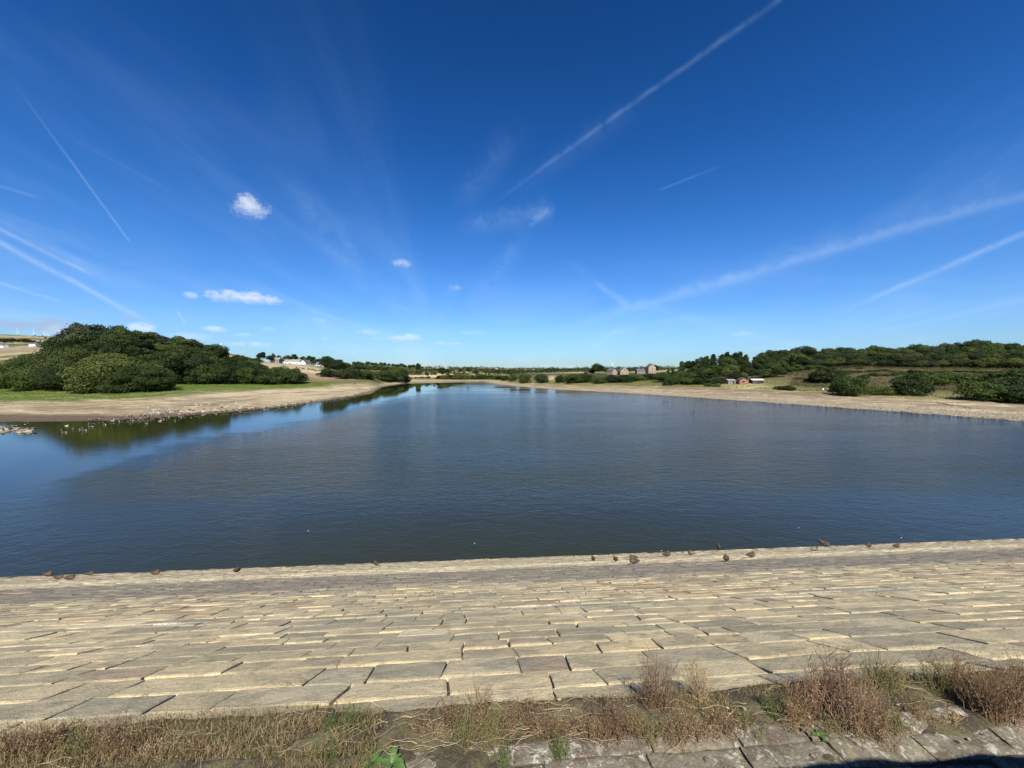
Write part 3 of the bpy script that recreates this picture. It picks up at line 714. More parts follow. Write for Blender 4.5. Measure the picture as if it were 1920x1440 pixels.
def build_embankment():
    rnd = random.Random(11)
    S = Stones()
    cs_, sn_ = math.cos(math.atan(SLOPE)), math.sin(math.atan(SLOPE))
    def to3(s, w, h):           # w runs down the slope
        return dam(s, SLP_T + w * cs_ + h * sn_, SLP_Z - w * sn_ + h * cs_)
    total = (WAT_T - SLP_T) / cs_ + 1.2
    PS = dam_hit(1140, 1212)
    w = 0.0; k = 0
    tan_ = (.54, .44, .255); grey = (.37, .32, .205); buff = (.62, .50, .28); red = (.38, .25, .145); purp = (.30, .25, .185); pale = (.66, .56, .345)
    while w < total:
        t = SLP_T + w * cs_
        cw = rnd.uniform(.27, .48) if t < 6.5 else rnd.uniform(.26, .40)
        hs = 1.75 * (t + 0.9) + 1.5
        s = -hs - rnd.random()
        lenm = (0.36, 0.86) if t < 5 else (0.28, 0.64)
        off = lambda s_, kk: 0.03 * mnoise.noise(Vector((s_ * 0.35, kk * 3.3, 0))) + 0.014 * mnoise.noise(Vector((s_ * 1.5, kk * 3.3, 7)))
        skew_prev = rnd.uniform(-.04, .04)
        courseg = rnd.uniform(-.5, .5)
        while s < hs:
            L = rnd.uniform(*lenm)
            if rnd.random() < 0.08: L *= 1.4
            skew = rnd.uniform(-.05, .05)
            gp = 0.006 if rnd.random() < 0.55 else rnd.uniform(0.012, 0.026)
            if t > 8: gp *= 1.2
            gc = 0.0035 if rnd.random() < .6 else .006
            q = [(s + gp * .5, w + gc + off(s, k)), (s + L - gp * .5, w + gc + off(s + L, k)), (s + L - gp * .5 + skew, w + cw - gc + off(s + L, k + 1)), (s + gp * .5 + skew_prev, w + cw - gc + off(s, k + 1))]
            q = [(a_ + rnd.uniform(-.012, .012) * (t < 9), b_ + rnd.uniform(-.012, .012)) for (a_, b_) in q]
            # stone colours, with the stain bands the falling water has left
            v = rnd.random() + courseg * 0.55
            if t < 4.6:   c = grey if v < .38 else tan_ if v < .72 else buff
            elif t < 6.8: c = tan_ if v < .35 else buff if v < .72 else pale if v < .9 else grey
            elif t < 9.6: c = tan_ if v < .5 else buff if v < .8 else purp
            elif t < 14.5: c = purp if v < .75 else grey if v < .93 else tan_
            elif t < 17: c = pale if v < .6 else tan_
            else: c = tan_ if v < .45 else purp
            if 6.6 < t < 9.2 and rnd.random() < 0.13: c = red
            if t < 5 and rnd.random() < 0.02: c = (.36, .27, .17)
            f = rnd.uniform(.84, 1.14)
            c2 = rnd.choice((tan_, grey, buff)); mx = rnd.uniform(.1, .6)
            c = tuple((c[i] * (1 - mx) + c2[i] * mx) * f for i in range(3))
            if t > WAT_T - .55 - rnd.random() * .6: c = tuple(x * .45 for x in c)
            if s < PS[1] < s + L and w < (PS[2] - SLP_T) / cs_ < w + cw: c = (.62, .49, .26)
            nx, ny = (14, 7) if t < 4.2 else (6, 4) if t < 7.5 else (2, 2)
            S.stone(q, to3, rnd.uniform(-.007, .007) + (rnd.uniform(-.02, .03) if t > 22 else 0), rnd.uniform(-.007, .009), nx, ny, 0.07, c, 0.0085 if t < 8 else .010, rnd)
            s += L; skew_prev = skew
        w += cw; k += 1
    m = stone_material('embankment_stone', False)
    # dark bedding under the slabs
    bed, tb, bb = material('bedding')
    bb.inputs['Base Color'].default_value = (.05, .043, .033, 1); bb.inputs['Roughness'].default_value = 1.0
    V = np.array([tuple(v) for v in S.V]); C = np.array(S.C)
    n0 = len(V)
    e = [to3(-60, -0.05, -.035), to3(60, -0.05, -.035), to3(60, total + 1, -.035), to3(-60, total + 1, -.035)]
    V = np.vstack([V, np.array([tuple(v) for v in e])]); C = np.vstack([C, np.array([(.05, .04, .03)] * 4)])
    Q = S.Q + [(n0, n0 + 1, n0 + 2, n0 + 3)]
    mi = [0] * len(S.Q) + [1]
    tag(link('stone_embankment', np_mesh('stone_embankment', V, Q, [m, bed], False, C, mi)), kind='structure')


build_embankment()


def build_crest():
    rnd = random.Random(5)
    S = Stones()
    def to3(s, w, h): return dam(s, LED_T - w, LED_Z + h)
    w = 0.0
    for row, cw in enumerate((.135, .17, .26, .34)):
        s = -7.0 - rnd.random() * .4
        while s < 8.0:
            L = rnd.uniform(.34, .62)
            sk = rnd.uniform(-.03, .03)
            q = [(s + .006, w + .005), (s + .006 + sk, w + cw - .005), (s + L - .006 + sk, w + cw - .005), (s + L - .006, w + .005)]
            q = [(s + L - .006, w + .005), (s + .006, w + .005), (s + .006, w + cw - .005), (s + L - .006, w + cw - .005)]
            f = rnd.uniform(.8, 1.1)
            c = rnd.choice(((.27, .245, .19), (.22, .21, .18), (.31, .27, .19)))
            S.stone(q, to3, rnd.uniform(-.012, .012) - row * 0.0, rnd.uniform(-.02, .02), 16, 8, 0.16, tuple(x * f for x in c), .013, rnd)
            s += L
        w += cw
    me = np_mesh('coping_course', [tuple(v) for v in S.V], S.Q, [stone_material('lichen_stone', True)], False, S.C)
    tag(link('stone_coping', me), 'lichen spotted grey stone coping along the top edge of the dam', 'coping')
    # soil ledge, the crest behind and the landward bank
    def slab(name, s0, s1, t0, t1, zf, nS, nT, mat):
        V = []; 
        for j in range(nT + 1):
            for i in range(nS + 1):
                s = s0 + (s1 - s0) * i / nS; t = t0 + (t1 - t0) * j / nT
                V.append(tuple(dam(s, t, zf(s, t))))
        Q = [(j * (nS + 1) + i, j * (nS + 1) + i + 1, (j + 1) * (nS + 1) + i + 1, (j + 1) * (nS + 1) + i) for j in range(nT) for i in range(nS)]
        return link(name, np_mesh(name, V, Q, [mat], True))
    m, t, b = material('ledge_soil')
    pos = t.add('ShaderNodeNewGeometry').outputs['Position']
    n1 = t.noise(pos, 5.0, 5.0, .65); n2 = t.noise(pos, 45.0, 4.0, .7)
    c = t.mix(t.ss(n1, .38, .62), (.045, .034, .022), (.115, .10, .045))
    c = t.mix(t.m('MULTIPLY', t.ss(n2, .5, .7), .6), c, (.17, .14, .08))
    t.l.new(c, b.inputs['Base Color']); b.inputs['Roughness'].default_value = 1.0
    bp = t.add('ShaderNodeBump'); bp.inputs['Strength'].default_value = 1.0; bp.inputs['Distance'].default_value = .02
    t.l.new(t.m('ADD', n1, n2), bp.inputs['Height']); t.l.new(bp.outputs[0], b.inputs['Normal'])
    def zs(s, tt):
        edge = min(1, max(0, (SLP_T + .10 - tt) / .09))
        lip = 1 if tt > 1.9 else 0
        nz = mnoise.noise(Vector((s * 2.3, tt * 5, 1))) * .03 + mnoise.noise(Vector((s * 9, tt * 12, 4))) * .012
        # the soil spills unevenly over the first stones and back over the coping at the left
        left = max(0, min(1, (-s + 0.3) / 1.6))
        cover = (mnoise.noise(Vector((s * 1.3, 2.2, 1))) * .06)
        z = LED_Z - .02 + nz + left * .035
        if tt < LED_T - .02: z = LED_Z - .022 + left * .065 + nz * 1.4 + cover * .3
        if tt > SLP_T - .02 + cover: z = dam_z(tt) + .022 + nz - (tt - SLP_T - cover) * .42
        return z
    tag(slab('soil_ledge', -7, 8, LED_T - .36, SLP_T + .24, zs, 560, 44, m), kind='structure')
    tag(slab('crest_path', -60, 60, -5, LED_T - .9, lambda s, t: LED_Z - .01 + .01 * math.sin(s), 60, 8, m), kind='structure')
    tag(slab('dam_bank', -60, 60, -40, -5, lambda s, t: LED_Z + (t + 5) * .25, 30, 8, M['leaf_light']), kind='structure')
    # the parapet beside the photographer, right of the frame, whose shadow crosses the corner
    pw = MB(); x0 = .95
    prof = [(0.0, .0), (0.0, 1.5), (.05, 1.57), (.20, 1.61), (.36, 1.61), (.42, 1.56), (.42, 0)]
    n = 60
    for i in range(n + 1):
        s = x0 + i * .12
        for (a, h) in prof: pw.V.append(tuple(dam(s, .08 + a, LED_Z - .02 + h + (.09 * mnoise.noise(Vector((s * 3.2, a * 2, 0))) if h > 1 else 0))))
    L = len(prof)
    for i in range(n):
        for j in range(L - 1): pw.Fc.append((i * L + j, (i + 1) * L + j, (i + 1) * L + j + 1, i * L + j + 1))
    pw.Fc.append(tuple(range(L))); pw.Fc.append(tuple(n * L + j for j in range(L))[::-1])
    tag(pw.build('parapet_wall', M['grey_stone']), 'stone parapet wall with rounded top on the dam crest', 'wall')


build_crest()

ORD = ['', 'first', 'second', 'third', 'fourth', 'fifth', 'sixth', 'seventh', 'eighth', 'ninth', 'tenth', 'eleventh', 'twelfth', 'thirteenth', 'fourteenth', 'fifteenth', 'sixteenth', 'seventeenth', 'eighteenth', 'nineteenth', 'twentieth']
def ordinal(i):
    if i <= 20: return ORD[i]
    tens = {2: 'twenty', 3: 'thirty', 4: 'forty', 5: 'fifty', 6: 'sixty', 7: 'seventy'}[i // 10]
    return tens[:-1] + 'ieth' if i % 10 == 0 else tens + '-' + ORD[i % 10]


# ------------------------------------------------------------------ leaf-built crowns
def leaf_quads(Pts, Nrm, size, rg, tint, aspect=1.0):
    n = len(Pts)
    up = rg.normal(size=(n, 3))
    a = np.cross(Nrm, up); a /= np.linalg.norm(a, axis=1)[:, None] + 1e-9
    b = np.cross(Nrm, a)
    sz = (size * rg.uniform(.6, 1.35, n))[:, None]
    a = a * sz * .5; b = b * sz * .5 * aspect
    # kite shaped leaf sprays rather than squares
    k = rg.uniform(.35, .8, n)[:, None]
    V = np.stack([Pts - a, Pts - b * k, Pts + a, Pts + b * k * 1.15], 1).reshape(-1, 3)
    Q = np.arange(n * 4).reshape(-1, 4)
    C = np.repeat(tint, 4)[:, None] * np.ones((1, 3))
    return V, Q, C


def crown_mesh(name, mat, seed, Wd, H, z0, nl, npl, leaf, kind='round'):
    rg = np.random.default_rng(seed)
    P_, N_, T_ = [], [], []
    for i in range(nl):
        if kind == 'round':
            th = rg.uniform(0, 2 * math.pi); ph = math.acos(rg.uniform(-.55, 1)); rr = rg.uniform(.35, .74)
            c = np.array([math.cos(th) * math.sin(ph) * Wd / 2 * rr, math.sin(th) * math.sin(ph) * Wd / 2 * rr, z0 + (H - z0) * (.47 + .5 * math.cos(ph) * rr)])
            r = rg.uniform(.12, .25) * Wd
        elif kind == 'bush':
            th = rg.uniform(0, 2 * math.pi); rr = math.sqrt(rg.uniform(0, 1)) * .74
            top = math.sqrt(max(0, 1 - rr * rr)); zz = rg.uniform(.15, .82) * top
            c = np.array([math.cos(th) * Wd / 2 * rr, math.sin(th) * Wd / 2 * rr, H * zz])
            r = rg.uniform(.11, .19) * Wd
        elif kind == 'willow':
            th = rg.uniform(0, 2 * math.pi); rr = math.sqrt(rg.uniform(0, 1)) * .80
            top = math.sqrt(max(0, 1 - rr * rr)); zz = rg.uniform(.10, .85) * top
            c = np.array([math.cos(th) * Wd / 2 * rr, math.sin(th) * Wd / 2 * rr, H * zz])
            r = rg.uniform(.09, .17) * Wd
        elif kind == 'pine':
            f = i / nl; zz = z0 + (H - z0) * (f ** .9)
            rr = (1 - f) ** .7 * .36 * Wd * rg.uniform(.5, 1.1); th = rg.uniform(0, 2 * math.pi)
            c = np.array([math.cos(th) * rr, math.sin(th) * rr, zz]); r = (.10 + .13 * (1 - f)) * Wd * rg.uniform(.8, 1.2)
        else:  # tall, upright poplar-like
            f = i / nl; zz = z0 + (H - z0) * (.08 + .84 * f); prof = math.sin(math.pi * (.15 + .8 * f)) ** .6
            th = rg.uniform(0, 2 * math.pi); rr = rg.uniform(0, .3) * Wd * prof
            c = np.array([math.cos(th) * rr, math.sin(th) * rr, zz]); r = rg.uniform(.16, .27) * Wd * prof + .2
        d = rg.normal(size=(npl, 3)); d[:, 2] = np.abs(d[:, 2] + .25) * np.where(rg.random(npl) < .8, 1, -1)
        d /= np.linalg.norm(d, axis=1)[:, None]
        rad = r * (1 - np.abs(rg.normal(0, .13, npl)) + .05)
        sq = np.array([1, 1, .78])
        p = c + d * rad[:, None] * sq
        # twigs that break the outline
        out = rg.random(npl) < .09
        p[out] += d[out] * (r * rg.uniform(.05, .42, out.sum()))[:, None]
        nn = d + rg.normal(size=(npl, 3)) * .55; nn /= np.linalg.norm(nn, axis=1)[:, None]
        keep = p[:, 2] > (0.05 if kind == 'bush' else z0 * .7)
        P_.append(p[keep]); N_.append(nn[keep]); T_.append(np.clip(rg.uniform(0, 1) * .65 + rg.uniform(0, .45, keep.sum()), 0, 1))
    P_ = np.vstack(P_); N_ = np.vstack(N_); T_ = np.concatenate(T_)
    P_[:, 2] *= H / np.quantile(P_[:, 2], .998)
    V, Q, C = leaf_quads(P_, N_, leaf, rg, T_)
    me = np_mesh(name, V, Q, [mat], False, C)
    me['w'] = float(np.quantile(np.abs(P_[:, 0]), .985) * 2); me['h'] = H
    return me


def trunk_mesh(seed, H, r, z0, spread):
    rd = random.Random(seed); mb = MB()
    top = H * .72; lean = rd.uniform(-.04, .04) * H
    pts = [(0, 0, -.6), (0, 0, .0), (lean * .2, 0, z0 * .5), (lean * .5, lean * .3, z0), (lean, lean * .5, top)]
    mb.tube(pts, [r * 1.35, r * 1.1, r * .85, r * .7, r * .15], 7)
    for i in range(6):
        f = rd.uniform(.35, .85); b = Vector((lean * f, lean * f * .5, top * f)); th = i * 1.05 + rd.uniform(-.3, .3)
        e = b + Vector((math.cos(th) * spread, math.sin(th) * spread, H * rd.uniform(.12, .28)))
        mid = (b + e) / 2 + Vector((0, 0, H * .02))
        mb.tube([b, mid, e], [r * .4, r * .25, r * .06], 5)
    return mb.mesh('trunk', M['bark'], True)


PROTO = {}
def protos(key, mat, n, Wd, H, z0, nl, npl, leaf, kind, r=.22):
    L = []
    for i in range(n):
        cm = crown_mesh('crown', M[mat], hash_(key) + i, Wd, H, z0, nl, npl, leaf, kind)
        tm = trunk_mesh(hash_(key) + i, H, r, max(z0, H * .12), Wd * .28)
        L.append((cm, tm))
    PROTO[key] = L
def hash_(s): return sum(ord(c) * (i + 3) for i, c in enumerate(s)) * 10


protos('oak_dark', 'leaf_dark', 4, 11, 12, 2.0, 22, 430, .50, 'round', .32)
protos('oak_mid', 'leaf_mid', 4, 10, 11, 1.5, 20, 430, .50, 'round', .28)
protos('oak_olive', 'leaf_olive', 3, 10, 10, 1.3, 28, 320, .46, 'round', .28)
protos('oak_grey', 'leaf_grey', 3, 10, 10, 1.3, 28, 320, .46, 'round', .28)
protos('pine', 'leaf_dark', 3, 7, 14, 1.5, 34, 240, .42, 'pine', .28)
protos('poplar', 'leaf_mid', 2, 6, 14, 1.2, 26, 260, .42, 'tall', .24)
protos('bush_mid', 'leaf_mid', 4, 9, 5.5, .3, 38, 260, .36, 'bush', .14)
protos('bush_dark', 'leaf_dark', 3, 9, 5.5, .3, 38, 260, .36, 'bush', .14)
protos('bush_olive', 'leaf_olive', 3, 9, 5.5, .3, 38, 260, .34, 'bush', .14)
protos('bush_light', 'leaf_light', 2, 8, 5.0, .3, 34, 230, .34, 'bush', .12)
protos('willow', 'leaf_mid', 3, 27, 15, .3, 62, 760, .50, 'willow', .3)
protos('willow_olive', 'leaf_olive', 2, 27, 15, .3, 62, 760, .48, 'willow', .3)
protos('willow_dark', 'leaf_dark', 1, 27, 13, .3, 60, 760, .50, 'willow', .3)
COLOURWORD = {'oak_dark': 'dark green round-headed', 'oak_mid': 'green broad-crowned', 'oak_olive': 'olive green spreading', 'oak_grey': 'grey green open-crowned', 'pine': 'dark pointed', 'poplar': 'tall narrow green',
              'bush_mid': 'green rounded', 'bush_dark': 'dark green dense', 'bush_olive': 'olive brown leafy', 'bush_light': 'light green low'}
trnd = random.Random(3)


def tree(px, D, top_py, wpx, kind, label, group=None, name=None, sink=.15, parts=True):
    x, y, z = at(px, D)
    ztop = CAMZ + ray(px, top_py)[1] * D
    h = max(1.2, ztop - z)
    wm = wpx / F * D
    cm, tm = PROTO[kind][trnd.randrange(len(PROTO[kind]))]
    sz = h / cm['h']; sxy = wm / cm['w']
    if not (kind.startswith('bush') or kind.startswith('willow')): sxy = min(sxy, sz * 1.35)
    isb = kind.startswith('bush') or kind.startswith('willow')
    nm = name or ('bush' if isb else 'pine_tree' if kind == 'pine' else 'broadleaf_tree')
    if parts:
        e = empty(nm, (x, y, z - sink), trnd.uniform(0, 6.28), (sxy, sxy, sz))
        c = link('crown', cm, e); t = link('trunk' if not isb else 'stem', tm, e)
    else:
        e = link(nm, cm); e.location = (x, y, z - sink - .08 * h); e.rotation_euler = (0, 0, trnd.uniform(0, 6.28)); e.scale = (sxy, sxy, sz * 1.08)
    tag(e, label, 'bush' if isb else 'tree', group)
    return e


def interp_line(line, px):
    return float(np.interp(px, [p[0] for p in line], [p[1] for p in line]))


def tree_row(px0, px1, step, D, topline, drop, wpx, kinds, where, group, jD=8.0, jtop=4.0, seed=1):
    """a row of trees, numbered from the left in their labels"""
    rd = random.Random(seed); px = px0; i = 1
    while px <= px1:
        kd = rd.choice(kinds)
        d = (D if not isinstance(D, list) else interp_line(D, px)) + rd.uniform(-jD, jD)
        dr = drop if not isinstance(drop, list) else interp_line(drop, px)
        w = wpx * rd.uniform(.8, 1.3)
        tree(px, d, interp_line(topline, px) + dr + rd.uniform(-jtop * .3, jtop), w, kd, '%s %s %s, %s from left' % (COLOURWORD[kd], 'bush' if kd.startswith('bush') else 'tree', where, ordinal(i)), group)
        px += step * rd.uniform(.75, 1.25); i += 1


# ---- the hill wood on the left bank
LSKY = [(100, 640), (120, 630), (140, 611), (160, 606), (180, 610), (215, 606), (240, 613), (275, 620), (312, 630), (350, 632), (360, 640), (390, 647), (405, 645), (425, 660), (450, 661), (480, 667), (502, 680), (540, 684), (567, 696)]
g1 = 'trees of the wood on the left bank'
tree_row(118, 420, 20, [(118, 238), (420, 300)], LSKY, 0, 46, ['oak_dark', 'oak_dark', 'oak_mid', 'oak_grey'], 'on the skyline of the left wood', g1, 6, 5, 1)
tree_row(110, 470, 20, [(110, 222), (470, 285)], LSKY, [(110, 14), (300, 16), (470, 6)], 44, ['oak_dark', 'oak_mid', 'oak_dark', 'oak_olive'], 'in the second row of the left wood', g1, 5, 5, 2)
tree_row(150, 500, 20, [(150, 208), (500, 270)], LSKY, [(150, 34), (300, 32), (400, 20), (500, 5)], 42, ['oak_dark', 'oak_mid'], 'in the third row of the left wood', g1, 5, 5, 3)
tree_row(250, 520, 21, [(250, 200), (520, 258)], [(250, 666), (330, 656), (400, 664), (450, 676), (520, 690)], 0, 46, ['oak_mid', 'oak_dark', 'bush_mid'], 'low in the front of the left wood', g1, 4, 4, 4)
tree_row(318, 560, 19, [(310, 214), (560, 240)], [(310, 684), (350, 680), (420, 682), (500, 686), (560, 692)], 0, 40, ['bush_dark', 'bush_mid', 'bush_dark'], 'along the grass before the left wood', 'bushes along the grass on the left bank', 2, 4, 5)
g2 = 'willow bushes at the left edge'
tree(-30, 192, 690, 110, 'willow', 'green willow bush at the very left edge, cut by the frame', g2)
for (px, D, ty, w, kd, lb) in [
    (22, 185, 688, 90, 'willow', 'green willow bush low at the left edge on the grass'),
    (55, 196, 664, 110, 'willow_olive', 'tall green willow bush behind the leftmost low bushes'),
    (100, 194, 653, 120, 'willow', 'big green willow bush, highest on the left below the hill'),
    (145, 190, 655, 110, 'willow_olive', 'olive willow bush between the highest willow and the round brownish one'),
    (85, 178, 690, 100, 'willow', 'low green willow mound on the grass left of the round bush'),
    (150, 175, 688, 100, 'willow_dark', 'low dark willow mound on the grass beside the round bush'),
    (190, 180, 672, 90, 'willow', 'green willow shoulder behind the round brownish bush'),
    (226, 168, 663, 130, 'willow_olive', 'large round brownish green bush jutting over the grass'),
    (196, 164, 690, 90, 'willow', 'low green foliage mound left under the round brownish bush'),
    (262, 163, 684, 96, 'willow', 'low green foliage mound right under the round brownish bush'),
    (304, 172, 705, 36, 'bush_light', 'small light green bush at the right foot of the round bush'),
]: tree(px, D, ty, w, kd, lb, g2)
tree(405, 268, 645, 34, 'oak_dark', 'dark tree standing up alone at the right shoulder of the left wood', g1)
tree(552, 236, 690, 44, 'bush_dark', 'dark rounded bush ending the left wood beside the straw field', g1)

# ---- spinney at centre-left and its bushes
g3 = 'trees round the spinney by the inlet'
for (px, D, ty, w, kd, lb) in [
    (618, 300, 668, 30, 'oak_dark', 'tall dark tree, tallest of the spinney by the inlet'),
    (632, 292, 674, 30, 'oak_dark', 'dark tree just right of the tallest in the spinney'),
    (612, 288, 690, 26, 'oak_mid', 'low green tree at the left foot of the spinney'),
    (650, 330, 680, 30, 'oak_mid', 'green tree behind the bushes right of the spinney'),
    (664, 300, 690, 24, 'pine', 'small pointed dark tree right of the spinney'),
    (606, 292, 698, 26, 'bush_dark', 'low dark bush at the left foot of the spinney'), (622, 284, 694, 36, 'bush_dark', 'wide dark bush under the tallest spinney tree'),
    (645, 272, 693, 34, 'bush_dark', 'dark bush over the slipway at the shore'),
    (662, 276, 692, 34, 'bush_dark', 'dark green bush second right of the slipway'),
    (680, 290, 693, 34, 'bush_mid', 'green bush on the shore between slipway and inlet'),
    (696, 305, 695, 30, 'bush_olive', 'olive bush above the sandy nose of the inlet'),
    (716, 345, 694, 34, 'bush_mid', 'green bush just past the inlet'),
    (732, 360, 693, 36, 'bush_mid', 'wide green bush between inlet and far beach'),
    (748, 378, 697, 36, 'bush_dark', 'dark bush overhanging the far beach, left end'),
    (760, 385, 702, 20, 'bush_mid', 'small green bush touching the far beach'),
]: tree(px, D, ty, w, kd, lb, g3)
tree_row(672, 792, 11, [(672, 470), (792, 600)], [(672, 686), (720, 684), (760, 690), (792, 694)], 0, 19, ['oak_dark', 'oak_mid', 'oak_olive'], 'on the slope behind the inlet', 'trees on the slope behind the inlet', 20, 3, 8)
tree_row(664, 812, 8, [(664, 900), (812, 1200)], [(664, 676), (700, 676), (735, 678), (770, 681), (812, 687)], 2, 11, ['oak_dark', 'oak_mid'], 'on the skyline ridge left of centre', 'trees on the ridge left of centre', 40, 2, 9)

# ---- far end of the lake
tree_row(766, 815, 12, 462, [(766, 706), (815, 705)], 0, 9, ['bush_mid', 'bush_dark'], 'dotted over the far beach', 'bushes by the far beach', 4, 2, 10)
tree_row(826, 922, 8, 458, [(826, 702), (860, 701), (900, 702), (922, 703)], 0, 17, ['bush_mid', 'bush_olive', 'bush_mid', 'bush_dark'], 'on the far waterside at the centre', 'waterside bushes at the far end', 6, 2, 11)
for (px, D, ty, w, kd, lb) in [
    (829, 560, 689, 16, 'oak_dark', 'broad dark tree at the centre of the far end'), (838, 560, 691, 15, 'oak_dark', 'dark tree hard right of the broad one at the far end'),
    (864, 640, 690, 9, 'oak_dark', 'small dark tree between two straw fields at the far end'), (877, 640, 688, 9, 'oak_dark', 'narrow dark tree right of the middle straw field'),
    (892, 620, 694, 11, 'oak_dark', 'round dark tree before the right straw field at the far end'), (784, 640, 681, 9, 'oak_dark', 'lone round tree on the ridge left of the far end'),
    (800, 520, 699, 10, 'oak_dark', 'small dark tree at the near edge of the far straw field')]:
    tree(px, D, ty, w, kd, lb, 'trees among the straw fields at the far end')
tree_row(925, 1150, 9, [(925, 620), (1150, 520)], [(925, 695), (1000, 695), (1050, 696), (1100, 698), (1150, 699)], 0, 16, ['oak_dark', 'oak_mid', 'oak_olive'], 'behind the right waterside bushes', 'trees behind the right waterside', 25, 3, 12)
# bushes on the sandy point and along the right shore, left to right
g4 = 'bushes along the right shore'
for (px, D, ty, w, kd, lb) in [
    (935, 415, 703, 20, 'bush_mid', 'green bush at the tip of the sandy point'), (948, 380, 704, 20, 'bush_dark', 'dark bush second from the tip of the sandy point'),
    (962, 352, 701, 17, 'bush_mid', 'green bush where the sandy point meets the shore'), (985, 322, 701, 24, 'bush_mid', 'rounded green bush right of the sandy point'),
    (1015, 310, 701, 26, 'bush_dark', 'dark wide bush left of the pale field gap'), (1050, 296, 703, 19, 'bush_dark', 'dark round bush right of the pale field gap'),
    (1073, 284, 701, 34, 'bush_mid', 'left half of the widest green thicket on the right shore'), (1097, 284, 700, 36, 'bush_mid', 'right half of the widest green thicket on the right shore'),
    (1126, 272, 705, 28, 'bush_mid', 'green bush right of the second field gap'), (1146, 274, 702, 30, 'bush_dark', 'dark bush below the two stone cottages'),
    (1170, 270, 702, 36, 'bush_dark', 'dark thicket below the gabled cottage'), (1186, 276, 701, 26, 'bush_mid', 'green thicket end left of the tall stone house'),
    (1205, 280, 705, 22, 'bush_light', 'pale bush below the slate outbuilding'), (1220, 282, 700, 28, 'bush_dark', 'dark bush below the tall stone house'),
    (1238, 282, 698, 26, 'bush_mid', 'green bush between stone house and right wood')]:
    tree(px, D, ty, w, kd, lb, g4)
for (px, D, ty, w, kd, lb) in [
    (1121, 420, 681, 32, 'oak_dark', 'big round dark tree left of the stone cottages'), (1108, 430, 692, 20, 'oak_dark', 'small dark tree leaning on the big round one'),
    (1138, 470, 693, 16, 'oak_mid', 'low green tree between round tree and cottages'), (1098, 420, 697, 24, 'oak_olive', 'olive tree left under the big round tree'),
    (1180, 520, 691, 22, 'oak_mid', 'green tree behind the cottages'), (1198, 540, 691, 20, 'oak_dark', 'dark tree behind the slate outbuilding'),
    (1228, 470, 684, 24, 'oak_mid', 'round green tree right behind the tall stone house'), (1218, 500, 687, 18, 'oak_dark', 'dark tree peeping left behind the tall stone house'),
    (1253, 330, 690, 16, 'poplar', 'thin upright tree at the left end of the right wood')]:
    tree(px, D, ty, w, kd, lb, 'trees around the stone houses')

# ---- the right wood
RSKY = [(1240, 692), (1267, 684), (1276, 678), (1295, 676), (1314, 671), (1332, 664), (1351, 662), (1370, 659), (1394, 658), (1407, 665), (1422, 667), (1432, 657), (1449, 654), (1464, 657), (1482, 652), (1511, 649), (1535, 657), (1548, 651), (1567, 648), (1582, 651), (1620, 653), (1640, 647), (1672, 650), (1695, 647), (1725, 644), (1740, 647), (1772, 642), (1807, 640), (1841, 637), (1864, 644), (1888, 643), (1920, 645), (2100, 640)]
g5 = 'trees of the wood on the right bank'
tree_row(1262, 1420, 13, 305, RSKY, 0, 22, ['pine', 'poplar', 'pine', 'oak_dark'], 'on the left skyline of the right wood', g5, 8, 4, 20)
tree_row(1428, 2060, 15, 345, RSKY, 0, 28, ['oak_dark', 'oak_mid', 'oak_dark', 'oak_grey'], 'on the skyline of the right wood', g5, 8, 4, 21)
tree_row(1255, 1500, 13, 285, RSKY, [(1255, 8), (1500, 16)], 24, ['oak_dark', 'oak_mid', 'pine'], 'in the second row of the right wood', g5, 5, 6, 22)
tree_row(1440, 2060, 16, 318, RSKY, 10, 29, ['oak_olive', 'oak_grey', 'oak_dark', 'oak_mid'], 'in the upper row above the heath', g5, 6, 5, 23)
tree_row(1250, 1490, 13, 266, RSKY, [(1250, 12), (1330, 22), (1490, 28)], 26, ['oak_mid', 'oak_olive', 'oak_dark'], 'in the third row of the right wood', g5, 5, 6, 24)
tree_row(1500, 2060, 17, [(1500, 285), (1600, 290), (2060, 280)], [(1500, 670), (1600, 668), (1700, 664), (1800, 660), (1900, 660), (2060, 658)], 0, 30, ['oak_dark', 'oak_olive', 'oak_grey', 'oak_dark'], 'at the upper edge of the heath', g5, 6, 5, 25)
tree_row(1248, 1378, 17, 252, [(1248, 698), (1300, 694), (1378, 696)], 0, 34, ['oak_dark', 'oak_mid', 'bush_mid'], 'at the foot of the right wood', g5, 4, 5, 26)
tree_row(1424, 1530, 17, [(1424, 244), (1530, 262)], [(1424, 692), (1480, 684), (1530, 678)], 0, 38, ['oak_dark', 'oak_olive', 'oak_mid'], 'beside the huts by the right wood', g5, 3, 5, 27)
tree_row(1590, 2050, 19, [(1590, 264), (2050, 240)], [(1590, 672), (1700, 674), (1760, 676), (1850, 672), (2050, 668)], 0, 34, ['oak_dark', 'oak_grey', 'oak_dark', 'oak_olive'], 'in the lowest row above the heath', g5, 4, 5, 28)
tree_row(1382, 1480, 13, [(1382, 242), (1424, 243), (1480, 240)], [(1382, 696), (1424, 694), (1480, 690)], 0, 26, ['oak_dark', 'bush_dark', 'oak_olive'], 'close behind the huts', g5, 2, 4, 41)
tree_row(1520, 2050, 17, [(1520, 292), (1600, 300), (2050, 275)], [(1520, 684), (1600, 678), (1700, 676), (2050, 672)], 0, 30, ['bush_dark', 'bush_mid', 'bush_olive'], 'in the undergrowth above the heath', g5, 5, 3, 42)
tree_row(1500, 1910, 15, [(1500, 218), (1900, 212)], [(1500, 708), (1600, 698), (1740, 699), (1900, 702)], 0, 17, ['bush_olive', 'bush_mid', 'bush_dark'], 'scattered low across the heath', 'scrub scattered over the heath', 12, 4, 51)
